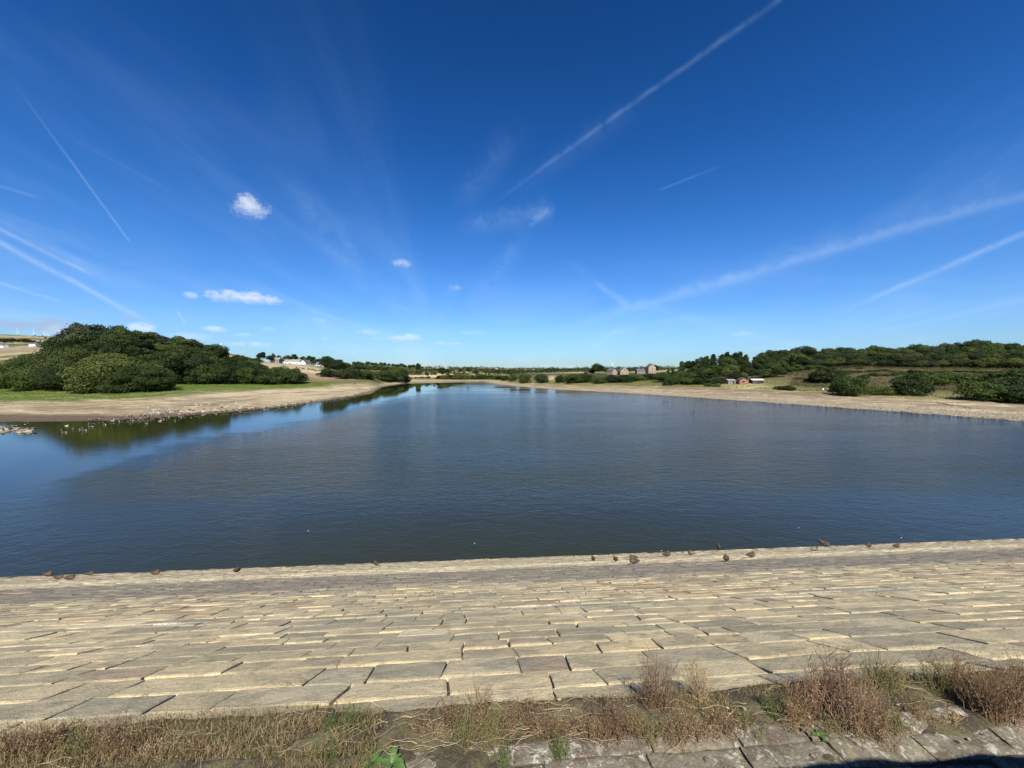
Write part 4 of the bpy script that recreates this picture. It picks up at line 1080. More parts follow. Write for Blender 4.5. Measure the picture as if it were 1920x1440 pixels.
tree_row(1570, 1900, 17, [(1570, 236), (1900, 222)], [(1570, 692), (1740, 694), (1900, 694)], 0, 14, ['bush_olive', 'bush_olive', 'bush_dark'], 'scattered high on the heath', 'scrub scattered over the heath', 7, 2, 52)
tree_row(1255, 1360, 12, 234, [(1255, 707), (1360, 708)], 0, 20, ['bush_dark', 'bush_mid'], 'before the foot of the right wood', 'bushes before the right wood', 4, 2, 53)
g6 = 'shrubs on the heath and right beach'
for (px, D, ty, w, kd, lb) in [
    (1551, 205, 687, 52, 'bush_dark', 'dark round tree-like shrub alone on the heath beside the wood'),
    (1598, 158, 704, 56, 'bush_mid', 'green rounded shrub above the beach, third right of the huts'),
    (1572, 172, 714, 30, 'bush_dark', 'small dark shrub left of the green rounded beach shrub'),
    (1712, 152, 697, 62, 'bush_dark', 'dark domed shrub on the beach edge casting shade leftward'),
    (1740, 182, 700, 70, 'bush_mid', 'green shrub just behind the dark domed beach shrub'),
    (1795, 186, 698, 90, 'bush_mid', 'wide green thicket in the middle of the right heath'),
    (1836, 182, 700, 70, 'bush_olive', 'olive thicket end right in the heath'),
    (1850, 134, 714, 70, 'bush_mid', 'green leafy shrub above the beach near the right edge'),
    (1895, 140, 704, 90, 'bush_dark', 'large dark shrub mass at the right edge above the beach'),
    (1925, 128, 716, 80, 'bush_dark', 'dark shrub cut by the right edge of the frame'),
    (1900, 168, 690, 80, 'bush_mid', 'green shrub higher up at the right edge'),
    (1985, 150, 690, 120, 'bush_dark', 'dark shrub just outside the right edge'),
    (1478, 184, 722, 26, 'bush_dark', 'low dark scrub patch on the grass right of the huts'),
    (1460, 188, 723, 16, 'bush_mid', 'small green scrub patch on the grass right of the huts'),
    (1328, 214, 717, 16, 'bush_mid', 'low green scrub left before the huts'),
    (1344, 212, 719, 14, 'bush_olive', 'low olive scrub just left before the red hut'),
    (1655, 158, 722, 50, 'bush_olive', 'low olive brown scrub between the two beach shrubs')]:
    tree(px, D, ty, w, kd, lb, g6)

# ---- left distance
tree_row(-10, 82, 9, 900, [(-10, 632), (30, 634), (60, 636), (82, 640)], 0, 16, ['oak_dark', 'oak_mid'], 'in the distant line above the left fields', 'distant tree line above the left fields', 30, 2, 30)
tree(88, 1500, 632, 9, 'oak_dark', 'small lone tree on the far left hilltop'); tree(103, 1500, 632, 9, 'oak_dark', 'lone tree on the far left hill beside the wood')
g7 = 'trees around the white farmhouses'
for (px, D, ty, w, kd, lb) in [
    (492, 430, 660, 17, 'oak_dark', 'round dark tree left of the stone farmhouse'), (506, 420, 666, 14, 'oak_dark', 'dark tree touching the stone farmhouse'),
    (514, 460, 662, 8, 'oak_dark', 'small tree top above the stone farmhouse roof'), (524, 460, 666, 8, 'oak_mid', 'low tree top behind the stone farmhouse chimney'),
    (540, 460, 666, 15, 'oak_mid', 'green tree behind the left end of the white cottages'), (551, 462, 664, 14, 'oak_dark', 'dark tree behind the middle of the white cottages'),
    (569, 462, 668, 14, 'oak_mid', 'green tree behind the white gable'), (583, 465, 667, 16, 'oak_mid', 'airy tree right behind the white gable'),
    (597, 465, 672, 14, 'oak_dark', 'dark low tree behind the small white barn'), (588, 440, 675, 14, 'oak_mid', 'green tree between white gable and small barn'),
    (529, 432, 672, 8, 'oak_mid', 'little tree right of the stone farmhouse'), (612, 440, 668, 20, 'oak_mid', 'green tree right of the small white barn')]:
    tree(px, D, ty, w, kd, lb, g7)
tree_row(446, 490, 12, 330, [(446, 665), (490, 672)], 0, 24, ['oak_mid', 'oak_dark'], 'thinning out left of the farmhouses', g1, 10, 3, 31)


# ------------------------------------------------------------------ far woodland and hedges that read as a mass
def far_mass():
    rg = np.random.default_rng(4)
    Pn, Nn, Tn, Sz = [], [], [], []
    def clump(x, y, w, h, n, leaf):
        z = ground(x, y)
        d = rg.normal(size=(n, 3)); d[:, 2] = np.abs(d[:, 2]); d /= np.linalg.norm(d, axis=1)[:, None]
        p = np.array([x, y, z]) + d * np.array([w / 2, w / 2, h]) * rg.uniform(.75, 1.05, n)[:, None]
        nn = d + rg.normal(size=(n, 3)) * .5; nn /= np.linalg.norm(nn, axis=1)[:, None]
        Pn.append(p); Nn.append(nn); Tn.append(np.clip(rg.uniform(0, .7) + rg.uniform(0, .3, n), 0, 1)); Sz.append(np.full(n, leaf))
    # hedge lines across the far fields
    for k in range(46):
        px = rg.uniform(560, 1300) if k % 3 else rg.uniform(-50, 700); D = 560 * math.exp(rg.uniform(0, 1.55))
        if px < 480 and D < 900: continue
        if px > 1240: continue
        x0 = (px - 960) / F * D; L = rg.uniform(60, 240); a = rg.choice([0, 0, 0, .12, -.15, .9])
        step = 5 + D * .004
        for q in np.arange(0, L, step):
            x = x0 + math.cos(a) * q; y = D + math.sin(a) * q
            if rg.random() < .14: continue
            big = rg.random() < .25
            clump(x, y, (9 if big else 6) * (1 + D / 3000), (7.5 if big else 3.2) * rg.uniform(.7, 1.2), 34, 1.6 + D * .0012)
    # dense belts
    for (pa, pb, D, n, h) in [(640, 840, 720, 50, 9), (900, 1240, 700, 70, 8), (690, 830, 980, 34, 8), (930, 1120, 1050, 50, 9), (1130, 1260, 800, 30, 10), (780, 960, 850, 24, 8), (640, 700, 620, 18, 8), (840, 930, 1150, 26, 8), (1020, 1250, 1500, 40, 9)]:
        for i in range(n):
            px = pa + (pb - pa) * (i + rg.uniform(-.6, .6)) / n; d = D + rg.normal() * 28
            clump((px - 960) / F * d, d, 15 * rg.uniform(.7, 1.4), h * rg.uniform(.7, 1.25), 70, 1.9)
    for i in range(70):      # tiny tree dots along the horizon
        px = rg.uniform(640, 1220); D = rg.uniform(1900, 2700)
        clump((px - 960) / F * D, D, 26, 11, 24, 4.5)
    Pn = np.vstack(Pn); Nn = np.vstack(Nn); Tn = np.concatenate(Tn); Sz = np.concatenate(Sz)
    V, Q, C = leaf_quads(Pn, Nn, Sz, rg, Tn)
    tag(link('far_woodland', np_mesh('far_woodland', V, Q, [M['leaf_dark']], False, C)), 'distant hedges and woodland covering the far hills', 'woodland', kind='stuff')


far_mass()


# ------------------------------------------------------------------ low vegetation on the banks and loose stones
def low_plants():
    rg = np.random.default_rng(9)
    def scatter(name, label, cat, n, pxr, kr, size, hgt, mat, per=5, dens=None):
        P_, N_, T_ = [], [], []
        for i in range(n):
            px = rg.uniform(*pxr); Dp, Zp, _ = profile(np.array([px])); k = rg.uniform(*kr)
            D = float(np.interp(k, np.arange(K), Dp[0])); x = (px - 960) / F * D
            if vnoise(x, D, 11.0, 6) < (dens if dens is not None else -9): continue
            z = ground(x, D); s = rg.uniform(.6, 1.5); t0 = rg.uniform(0, .7)
            for q in range(per):
                P_.append((x + rg.normal() * size, D + rg.normal() * size, z + rg.uniform(.0, hgt) * s)); nn = rg.normal(size=3) + np.array([0, -.8, .5]); N_.append(nn / np.linalg.norm(nn)); T_.append(min(1, t0 + rg.uniform(0, .3)))
        V, Q, C = leaf_quads(np.array(P_), np.array(N_), size, rg, np.array(T_))
        tag(link(name, np_mesh(name, V, Q, [mat], False, C)), label, cat, kind='stuff')
    heath = foliage('heath_leaf', (.045, .048, .018), (.12, .105, .04), (.14, .085, .06))
    grassm = foliage('rank_grass', (.065, .085, .022), (.16, .15, .055), (.20, .17, .08))
    green = foliage('shore_grass', (.07, .12, .015), (.11, .17, .028))
    scatter('heath', 'brown and purple heather and bracken on the right hillside', 'heath', 15000, (1480, 2150), (4.8, 6.7), .36, .9, heath, 5, -.25)
    scatter('rank_grass', 'rough olive grass between beach and wood on the right', 'grass', 6500, (950, 2150), (3.7, 5.3), .32, .5, grassm, 3, -.1)
    scatter('bank_grass', 'short bright green grass on the left bank', 'grass', 9000, (-300, 620), (4.0, 5.6), .30, .22, green, 3)


low_plants()


def rocks(name, spots, mat, label, cat, seed):
    """irregular stones, one mesh"""
    rg = np.random.default_rng(seed)
    ph = (1 + 5 ** .5) / 2
    ico = np.array([(-1, ph, 0), (1, ph, 0), (-1, -ph, 0), (1, -ph, 0), (0, -1, ph), (0, 1, ph), (0, -1, -ph), (0, 1, -ph), (ph, 0, -1), (ph, 0, 1), (-ph, 0, -1), (-ph, 0, 1)]) / math.hypot(1, ph)
    fi = np.array([(0, 11, 5), (0, 5, 1), (0, 1, 7), (0, 7, 10), (0, 10, 11), (1, 5, 9), (5, 11, 4), (11, 10, 2), (10, 7, 6), (7, 1, 8), (3, 9, 4), (3, 4, 2), (3, 2, 6), (3, 6, 8), (3, 8, 9), (4, 9, 5), (2, 4, 11), (6, 2, 10), (8, 6, 7), (9, 8, 1)])
    V, Q, C = [], [], []
    for i, (x, y, z, s) in enumerate(spots):
        v = ico * rg.uniform(.7, 1.25, (12, 1)) * np.array([s * rg.uniform(.7, 1.4), s * rg.uniform(.7, 1.3), s * rg.uniform(.4, .8)])
        a = rg.uniform(0, 6.28); c, s_ = math.cos(a), math.sin(a)
        v = np.stack([v[:, 0] * c - v[:, 1] * s_, v[:, 0] * s_ + v[:, 1] * c, v[:, 2]], 1) + np.array([x, y, z])
        V.append(v); Q.append(fi + i * 12); C.append(np.full((12, 3), rg.uniform(0, 1)))
    me = np_mesh(name, np.vstack(V), np.vstack(Q), [mat], False, np.vstack(C))
    return tag(link(name, me), label, cat, kind='stuff')


def rock_mat(name, a, b_):
    m, t, b = material(name)
    at_ = t.add('ShaderNodeAttribute'); at_.attribute_name = 'Tint'
    n = t.noise(t.add('ShaderNodeNewGeometry').outputs['Position'], 4.0, 4.0, .7)
    c = t.mix(at_.outputs['Fac'], a, b_)
    t.l.new(t.mix(1.0, c, t.lin(n, .3, .7, .75, 1.25), 'MULTIPLY'), b.inputs['Base Color']); b.inputs['Roughness'].default_value = .9
    return m


def shore_rocks():
    rg = np.random.default_rng(21)
    M['pebble'] = rock_mat('pebble', (.12, .10, .075), (.36, .31, .22))
    M['wet_rock'] = rock_mat('wet_rock', (.05, .042, .035), (.16, .135, .10))
    sp = []
    for i in range(5200):
        px = 960 + (2150 - 960) * rg.random() ** .8; Dp, _, _ = profile(np.array([px])); k = abs(rg.normal(0, 1.2)) + .02
        if k > 3: continue
        D = float(np.interp(k, np.arange(K), Dp[0] * shore_wobble(px))); x = (px - 960) / F * D
        sp.append((x, D, ground(x, D) + .02, rg.uniform(.07, .20) * (1.8 if rg.random() < .05 else 1)))
    rocks('shore_stones', sp, M['pebble'], 'loose pale stones strewn over the right beach', 'stones', 1)
    sp = []
    for i in range(600):
        px = rg.uniform(960, 2100) if rg.random() < .6 else rg.uniform(560, 760); Dp, _, _ = profile(np.array([px]))
        D = float(Dp[0][0] * shore_wobble(px)) + (abs(rg.normal(0, 1.0)) if px > 900 else rg.normal(0, 2.4)); x = (px - 960) / F * D
        sp.append((x, D, max(-.02, ground(x, D)) + .02, rg.uniform(.10, .30)))
    rocks('waterline_stones', sp, M['wet_rock'], 'dark wet stones along the waterline', 'stones', 2)
    sp = []
    for i in range(170):     # rock bar at the left edge
        px = rg.uniform(-90, 66); py = rg.uniform(801, 812) if px < 40 else rg.uniform(804, 810)
        a, b = ray(px, py); D = -CAMZ / b
        sp.append((a * D, D, rg.uniform(-.05, .12), rg.uniform(.15, .5)))
    rocks('rock_bar', sp, M['pebble'], 'low bar of pale rocks breaking the water at the left edge', 'rocks', 3)
    sp = []
    for i in range(26):
        f = i / 25; px = 1760 + 62 * f + rg.normal(0, 1); py = 757 + 11 * f
        D = 128 - 14 * f; x = (px - 960) / F * D; sp.append((x, D, ground(x, D) + .1, rg.uniform(.22, .42)))
    o = rocks('stone_line', sp, M['wet_rock'], 'broken line of dark boulders running down the right beach', 'stones', 4)
    sp = []
    for i in range(40):
        f = i / 39; px = 646 + 20 * f; D = 262 - 20 * f; x = (px - 960) / F * D; sp.append((x, D, ground(x, D) + .1, rg.uniform(.35, .6)))
    rocks('slipway_edge', sp, M['wet_rock'], 'dark stone edge of the slipway below the spinney', 'stones', 5)


shore_rocks()


# ------------------------------------------------------------------ buildings
def window(parent, x, y, z, w, h, frame_mat, nm='window'):
    f = MB(); f.box(x - w / 2 - .08, x + w / 2 + .08, y - .06, y + .02, z - .08, z + h + .08)
    fo = f.build(nm, frame_mat, parent)
    g_ = MB(); g_.box(x - w / 2, x + w / 2, y - .10, y - .055, z, z + h); g_.build('pane', M['glass_dark'], fo)


def house(name, px, D, length, depth, eave, ridge, rz, wall, roof, label, cat='house', wins=(), gwins=(), chim=(), door=None, dz=0.0, frame='white_paint', group=None):
    """gabled building; local x along the ridge, front faces -y"""
    x, y, z = at(px, D)
    e = empty(name, (x, y, z + dz), rz)
    tag(e, label, cat, group)
    w = MB(); L, d = length / 2, depth / 2
    w.V += [(-L, -d, -1), (L, -d, -1), (L, d, -1), (-L, d, -1), (-L, -d, eave), (L, -d, eave), (L, d, eave), (-L, d, eave), (-L, 0, ridge), (L, 0, ridge)]
    w.Fc += [(0, 1, 5, 4), (1, 2, 6, 9, 5), (2, 3, 7, 6), (3, 0, 4, 8, 7)]
    w.build('wall', M[wall], e)
    r = MB(); o = .3; th = .14; sl = (ridge - eave) / d
    for sg in (-1, 1):
        a = [(-L - o, sg * (d + o), eave - o * sl), (L + o, sg * (d + o), eave - o * sl), (L + o, 0, ridge), (-L - o, 0, ridge)]
        b = [(p[0], p[1], p[2] + th) for p in a]
        n = len(r.V); r.V += a + b
        r.Fc += [(n, n + 1, n + 2, n + 3), (n + 4, n + 5, n + 6, n + 7), (n, n + 1, n + 5, n + 4), (n + 1, n + 2, n + 6, n + 5), (n + 3, n, n + 4, n + 7)]
    ro = r.build('roof', M[roof], e)
    for cx in chim:
        c = MB(); c.box(cx - .45, cx + .45, -.35, .35, ridge - .6, ridge + 1.0); c.box(cx - .52, cx + .52, -.42, .42, ridge + 1.0, ridge + 1.12)
        c.tube([(cx - .2, 0, ridge + 1.1), (cx - .2, 0, ridge + 1.45)], [.11, .1], 6); c.tube([(cx + .2, 0, ridge + 1.1), (cx + .2, 0, ridge + 1.45)], [.11, .1], 6)
        c.build('chimney', M['grey_stone'], ro)
    for (wx, wz, ww, wh) in wins: window(e, wx, -d, wz, ww, wh, M[frame])
    for (gy, wz, ww, wh, side) in gwins:
        f = MB(); X = side * L; f.box(X - .06 if side < 0 else X - .02, X + .02 if side < 0 else X + .06, gy - ww / 2 - .08, gy + ww / 2 + .08, wz - .08, wz + wh + .08)
        fo = f.build('window', M[frame], e)
        g_ = MB(); a = X + side * .055; b = X + side * .10; g_.box(min(a, b), max(a, b), gy - ww / 2, gy + ww / 2, wz, wz + wh); g_.build('pane', M['glass_dark'], fo)
    if door:
        dm = MB(); dm.box(door - .5, door + .5, -d - .07, -d + .01, -.05, 2.05); dm.build('door', M['dark_wood'], e)
    return e


# left group
house('farmhouse', 519, 425, 9, 7, 4.6, 6.6, R(4), 'grey_stone', 'slate_light', 'grey stone farmhouse left of the white cottages', wins=[(-3, .9, 1, 1.2), (0, .9, 1, 1.2), (3, .9, 1, 1.2), (-3, 3.1, 1, 1.1), (0, 3.1, 1, 1.1), (3, 3.1, 1, 1.1)], chim=(-3.8, 3.8), dz=-.6)
house('cottage_row', 551, 420, 18, 6, 3.4, 5.4, R(-6), 'render_white', 'slate_light', 'long white cottage row with pale slate roof above the straw field', wins=[(-7, .9, 1.1, 1.1), (-4, .9, 1.1, 1.1), (-1, .9, 1.1, 1.1), (2.4, .9, 1.1, 1.1), (5.6, .9, 1.1, 1.1)], chim=(-8, 0, 7), door=-2.5, dz=-.2)
house('white_house', 573.5, 414, 9, 6.5, 3.2, 6.0, R(82), 'render_white', 'slate', 'white gable-fronted house joined to the right end of the cottage row', gwins=[(-1.5, .9, 1, 1.1, -1), (1.5, .9, 1, 1.1, -1), (0, 3.4, .8, .9, -1)], dz=-.2)
house('barn', 602, 425, 9, 5, 2.4, 4.9, R(5), 'render_white', 'slate', 'small white barn with dark roof right of the cottages', wins=[(-2.2, .8, .9, .9), (2, .8, .9, .9)], dz=-.2, cat='barn')
house('field_barn', 87.5, 900, 11, 8, 6, 9, R(20), 'grey_stone', 'slate_light', 'small stone barn in the distance beside the left hill wood', cat='barn', wins=[(-2, 2, 1, 1.2), (2, 2, 1, 1.2)], dz=1)
# centre right group
house('cottage', 1147, 415, 9, 6.5, 3.6, 6.4, R(-62), 'house_stone', 'slate', 'leftmost stone cottage under the wind turbine', wins=[(-2, 1, 1, 1.1), (2, 1, 1, 1.1)], gwins=[(0, 1.2, 1, 1.2, -1)], chim=(-2.5,), dz=.3)
house('cottage', 1168, 412, 10, 8.6, 3.6, 7.2, R(-88 + 180), 'house_stone', 'slate', 'broad-gabled stone cottage with a central upper window', gwins=[(0, 3.6, 1.8, 1.1, -1), (-2, .9, 1, 1.2, -1), (2, .9, 1, 1.2, -1)], dz=.4)
house('outbuilding', 1203, 412, 12, 6, 2.6, 4.7, R(2), 'grey_stone', 'slate', 'long slate-roofed outbuilding attached left of the tall house', 'outbuilding', wins=[(-3.5, .8, .9, 1), (0, .8, .9, 1), (3, .8, .9, 1)], chim=(-3, 1.5), dz=.3)
house('stone_house', 1219.5, 406, 9, 7.6, 6.4, 9.6, R(92), 'house_stone', 'slate', 'tall narrow stone house with steep gable facing the lake', gwins=[(0, 1, 1, 1.5, -1), (0, 3.8, 1, 1.4, -1), (0, 6.4, .6, .8, -1), (-2, 1, .8, 1.2, -1), (2, 1, .8, 1.2, -1)], chim=(1.5,), dz=.2)
# huts at the foot of the right wood
house('brick_hut', 1392, 226, 8, 4.6, 2.3, 3.6, R(72), 'brick', 'felt_green', 'red brick hut with green felt roof and white window', 'hut', gwins=[(0.3, .8, 1.7, 1.1, -1)], wins=[(-1, .8, .9, .9)], door=1.2, dz=-.1)
house('hut', 1369, 229, 4.6, 3.4, 2.1, 2.8, R(6), 'grey_stone', 'slate_light', 'small grey shed left of the red hut', 'hut', wins=[(-1.2, .8, .9, .8)], door=1.0, dz=-.05)
e = house('boat_shed', 1418, 226, 6.4, 4.0, 2.0, 2.7, R(-4), 'dark_wood', 'tin', 'dark timber shed with pale tin roof right of the red hut', 'shed', wins=[(-1.6, .6, 1.3, 1.1)], dz=-.05)
# fence posts before the huts
for i, px in enumerate((1352, 1357, 1375, 1379, 1384)):
    x, y, z = at(px, 221); mb = MB(); mb.tube([(0, 0, -.2), (0, 0, .6), (.02, 0, 1.15)], [.07, .065, .05], 6)
    o = mb.build('fence_post', M['dark_wood']); o.location = (x, y, z); tag(o, 'short dark post before the huts, %s from the left' % ordinal(i + 1), 'post', 'posts before the huts')
# white signs on the grass
for i, (px, lb) in enumerate(((1544, 'small white board on the grass below the lone heath shrub, left one'), (1553, 'small white board on the grass below the lone heath shrub, right one'))):
    x, y, z = at(px, 176); mb = MB(); mb.tube([(0, 0, -.2), (0, 0, .9)], [.04, .04], 6); o = mb.build('post', M['dark_wood'])
    e = empty('white_board', (x, y, z), R(10)); o.parent = e; b = MB(); b.box(-.38, .38, -.05, -.01, .45, 1.15); b.build('board', M['white_paint'], e); tag(e, lb, 'board', 'white boards on the right bank')
# far cottages, white specks on the hills
frnd = random.Random(8)
for i, (px, D, wl, rf, lb) in enumerate([
    (729, 980, 'render_white', 'slate', 'white farm building on the ridge left of centre'), (838, 1500, 'render_white', 'slate_light', 'tiny pale cottage at the far end, left'),
    (1002, 1300, 'render_white', 'slate', 'tiny white cottage beyond the sandy point'), (930, 1500, 'render_white', 'slate', 'tiny white cottage left above the sandy point'),
    (985, 1600, 'house_stone', 'slate', 'tiny stone cottage on the far hill behind the point'), (655, 700, 'house_stone', 'slate_light', 'stone farm building behind the spinney'),
    (912, 1900, 'render_white', 'slate', 'tiny white cottage just right of the lake end on the horizon'), (10, 760, 'render_white', 'slate', 'white cottage at the left edge below the distant tree line'),
    (66, 800, 'render_white', 'slate', 'tiny white cottage in the fields before the stone barn')]):
    house('distant_cottage', px, D, 12, 7, 4, 7, R(frnd.uniform(-25, 25)), wl, rf, lb, wins=[(-3, 1.2, 1.2, 1.4), (3, 1.2, 1.2, 1.4)], dz=.5)


# field walls
def field_wall(px0, D0, px1, D1, label, h=1.3):
    mb = MB(); n = 24; P0 = []
    for i in range(n + 1):
        f = i / n; px = px0 + (px1 - px0) * f; D = D0 + (D1 - D0) * f
        x, y, z = at(px, D); P0.append((x, y, z))
    for i in range(n + 1):
        x, y, z = P0[i]; hh = h * (1 + .12 * math.sin(i * 2.7))
        mb.V += [(x, y - .35, z - .4), (x, y - .22, z + hh), (x, y + .22, z + hh), (x, y + .35, z - .4)]
    for i in range(n):
        for j in range(3): mb.Fc.append((i * 4 + j, (i + 1) * 4 + j, (i + 1) * 4 + j + 1, i * 4 + j + 1))
    o = mb.build('field_wall', M['grey_stone']); tag(o, label, 'wall', 'dry stone field walls on the left')


field_wall(500, 400, 612, 402, 'dry stone wall below the white cottages')
field_wall(562, 300, 612, 282, 'dry stone wall below the cattle field', 1.1)
field_wall(-20, 430, 100, 470, 'dry stone wall across the lower field at the left edge', 1.4)
field_wall(-20, 620, 110, 640, 'dry stone wall across the upper field at the left edge', 1.6)


# ------------------------------------------------------------------ wind turbines
def turbine(px, D, base_py, hub_py, blade_px, ang, face, label):
    a, b = ray(px, base_py); zb = CAMZ + b * D; zh = CAMZ + ray(px, hub_py)[1] * D
    x = a * D; zg = ground(x, D); zb = min(zb, zg)
    e = empty('wind_turbine', (x, D, zb), face); tag(e, label, 'wind turbine', 'wind turbines on the hills')
    H = zh - zb; r = H * .032
    mb = MB(); mb.tube([(0, 0, 0), (0, 0, H)], [r, r * .55], 10); mb.build('tower', M['turbine_white'], e, True)
    nb = MB(); nb.tube([(0, r * 3, H), (0, r * 1.5, H), (0, -r * 1.3, H)], [r * .5, r * .9, r * .8], 8); nb.build('nacelle', M['turbine_white'], e, True)
    hb = MB(); hb.tube([(0, -r * 1.3, H), (0, -r * 2.0, H), (0, -r * 2.6, H)], [r * .8, r * .8, r * .2], 8); ho = hb.build('hub', M['turbine_white'], e, True)
    L = blade_px / F * D
    for k in range(3):
        th = ang + k * 2 * math.pi / 3; d = Vector((math.sin(th), 0, math.cos(th)))
        c = Vector((0, -r * 1.9, H)); bm_ = MB()
        bm_.tube([c, c + d * L * .2, c + d * L * .6, c + d * L], [L * .028, L * .052, L * .034, L * .008], 6, [(1, .6)] * 4)
        bm_.build('blade', M['turbine_white'], e, True)


turbine(1148.5, 1300, 697, 679.5, 8.5, R(-38), R(8), 'white wind turbine standing behind the stone cottages')
for px, hub, an, lb in [(33, 621, 0, 'white wind turbine on the far left hill, leftmost of the group'), (63, 622, 20, 'white wind turbine on the far left hill, second of the group'),
                        (84, 623, 40, 'white wind turbine on the far left hill, third of the group'), (91, 625, 75, 'white wind turbine on the far left hill, fourth of the group'),
                        (112, 627, 55, 'white wind turbine on the far left hill, fifth of the group'), (119, 627, 10, 'white wind turbine on the far left hill, nearest the wood')]:
    turbine(px, 2400, hub + 12, hub, 6.0, R(an), R(10), lb)
turbine(416, 1500, 668, 644, 7.5, R(2), R(80), 'white wind turbine turned edge-on above the left wood')
turbine(459, 1700, 676, 660, 8, R(60), R(0), 'white wind turbine with only its blades above the left wood')


# ------------------------------------------------------------------ animals
def coat(name, patches, rough=.8):
    """material per animal from the vertex colours painted on its coat"""
    m, t, b = material(name)
    at_ = t.add('ShaderNodeAttribute'); at_.attribute_name = 'Tint'
    n = t.noise(t.add('ShaderNodeTexCoord').outputs['Object'], 40.0, 4.0, .7)
    t.l.new(t.mix(1.0, at_.outputs['Color'], t.lin(n, .3, .7, .7, 1.3), 'MULTIPLY'), b.inputs['Base Color']); b.inputs['Roughness'].default_value = rough
    return m


M['coat'] = coat('coat', None)


def bird_mesh(pts, rad, flat, cols, legs, wings=True, leg_col=(.12, .06, .03), wing_col=None):
    """one skin from tail to bill: rings with their own colour; folded wings and legs joined on"""
    mb = MB(); n = 10
    mb.tube(pts, rad, n, flat)
    C = []
    for c in cols: C += [c] * n
    if wings:
        for sg in (-1, 1):
            b = len(mb.V); L = legs['wl']; w = legs['ww']
            mb.tube([(-L * .95, sg * w * .35, legs['wz'] - .02), (-L * .4, sg * w * .9, legs['wz']), (L * .15, sg * w, legs['wz']), (L * .5, sg * w * .75, legs['wz'] - .01)], [.012, w * .42, w * .48, w * .12], 8, [(.45, 1)] * 4)
            C += [wing_col] * (len(mb.V) - b)
    if legs['h'] > 0:
        for sg in (-1, 1):
            b = len(mb.V)
            mb.tube([(0, sg * legs['gap'], legs['h'] * 1.2), (.015, sg * legs['gap'], legs['h'] * .5), (0, sg * legs['gap'], .01)], [.018, .010, .010], 5)
            mb.tube([(-.01, sg * legs['gap'], .008), (.07, sg * legs['gap'], .006)], [.012, .03], 5, [(1, .3)] * 2)
            C += [leg_col] * (len(mb.V) - b)
    return mesh_from('bird', mb.V, mb.Fc, [M['coat']], smooth=True, color=C)


BK = (.018, .016, .014); WH = (.72, .70, .66); BR = (.09, .062, .042); BRD = (.045, .030, .020); TAN = (.33, .25, .17); GREY = (.42, .43, .45); OR = (.45, .22, .04)
def goose(pose):
    h = .26 if pose != 'swim' else -.07
    z = h + .17
    body = [(-.47, 0, z + .05), (-.36, 0, z + .03), (-.2, 0, z + .0), (0, 0, z - .01), (.17, 0, z + .0), (.27, 0, z + .06)]
    br = [.02, .08, .145, .175, .15, .10]; bc = [BK, WH, BR, BR, BR, TAN]
    if pose == 'feed': neck = [(.36, 0, z + .04), (.46, 0, z - .10), (.52, 0, z - .28)]; hd = [(.53, 0, z - .34), (.57, 0, z - .37), (.60, 0, z - .39)]
    else: neck = [(.33, 0, z + .15), (.34, 0, z + .29), (.34, 0, z + .42)]; hd = [(.36, 0, z + .47), (.42, 0, z + .475), (.47, 0, z + .46)]
    pts = body + neck + hd; rad = br + [.06, .042, .04] + [.048, .040, .015]
    cols = bc + [BK, BK, BK, WH, BK, BK]
    return bird_mesh(pts, rad, [(.95, .9)] * 6 + [(1, 1)] * 6, cols, {'h': h if h > 0 else 0, 'gap': .06, 'wl': .42, 'ww': .15, 'wz': z + .03}, wing_col=BRD)


def gull(pose='stand'):
    h = .12 if pose == 'stand' else -.04
    z = h + .07
    pts = [(-.26, 0, z + .03), (-.16, 0, z + .02), (-.04, 0, z), (.08, 0, z + .01), (.14, 0, z + .06), (.16, 0, z + .12), (.185, 0, z + .14), (.22, 0, z + .13), (.25, 0, z + .125)]
    rad = [.01, .04, .075, .07, .05, .042, .04, .02, .008]
    return bird_mesh(pts, rad, None, [BK, WH, WH, WH, WH, WH, WH, OR, OR], {'h': max(h, 0), 'gap': .03, 'wl': .26, 'ww': .068, 'wz': z + .02}, wing_col=GREY)


def duck(pose, pal='female'):
    BD = (.055, .036, .022) if pal == 'female' else (.13, .115, .10); BRS = (.11, .065, .038) if pal == 'female' else (.12, .055, .03); HD = (.06, .04, .026) if pal == 'female' else (.02, .05, .03)
    if pose == 'rest': h = 0.0; z = .105
    elif pose == 'curl': h = 0.0; z = .10
    elif pose == 'swim': h = 0; z = .04
    else: h = .09; z = h + .105
    body = [(-.27, 0, z + .01), (-.20, 0, z + .015), (-.11, 0, z + .015), (0, 0, z + .01), (.10, 0, z + .01), (.17, 0, z + .025)]
    br = [.015, .055, .095, .118, .105, .075]; bc = [BRS, BD, BD, BD, BRS, BRS]
    if pose == 'rest': neck = [(.18, 0, z + .07), (.15, 0, z + .12)]; hd = [(.10, 0, z + .135), (.04, 0, z + .125), (-.02, 0, z + .11)]
    elif pose == 'curl': neck = [(.18, 0, z + .08), (.16, .02, z + .13)]; hd = [(.11, .05, z + .13), (.05, .07, z + .11), (.0, .08, z + .10)]
    else: neck = [(.20, 0, z + .09), (.205, 0, z + .15)]; hd = [(.225, 0, z + .185), (.275, 0, z + .18), (.33, 0, z + .165)]
    pts = body + neck + hd; rad = br + [.045, .038] + [.044, .022, .014]
    return bird_mesh(pts, rad, [(1, .92)] * 6 + [(1, 1)] * 2 + [(1, 1), (1, .6), (1.2, .35)], bc + [HD, HD, HD, OR if pal != 'female' else (.2, .12, .05), OR if pal != 'female' else (.2, .12, .05)],
                     {'h': h, 'gap': .04, 'wl': .23, 'ww': .088, 'wz': z + .055}, leg_col=OR, wing_col=(BRD if pal == 'female' else (.17, .16, .15)))


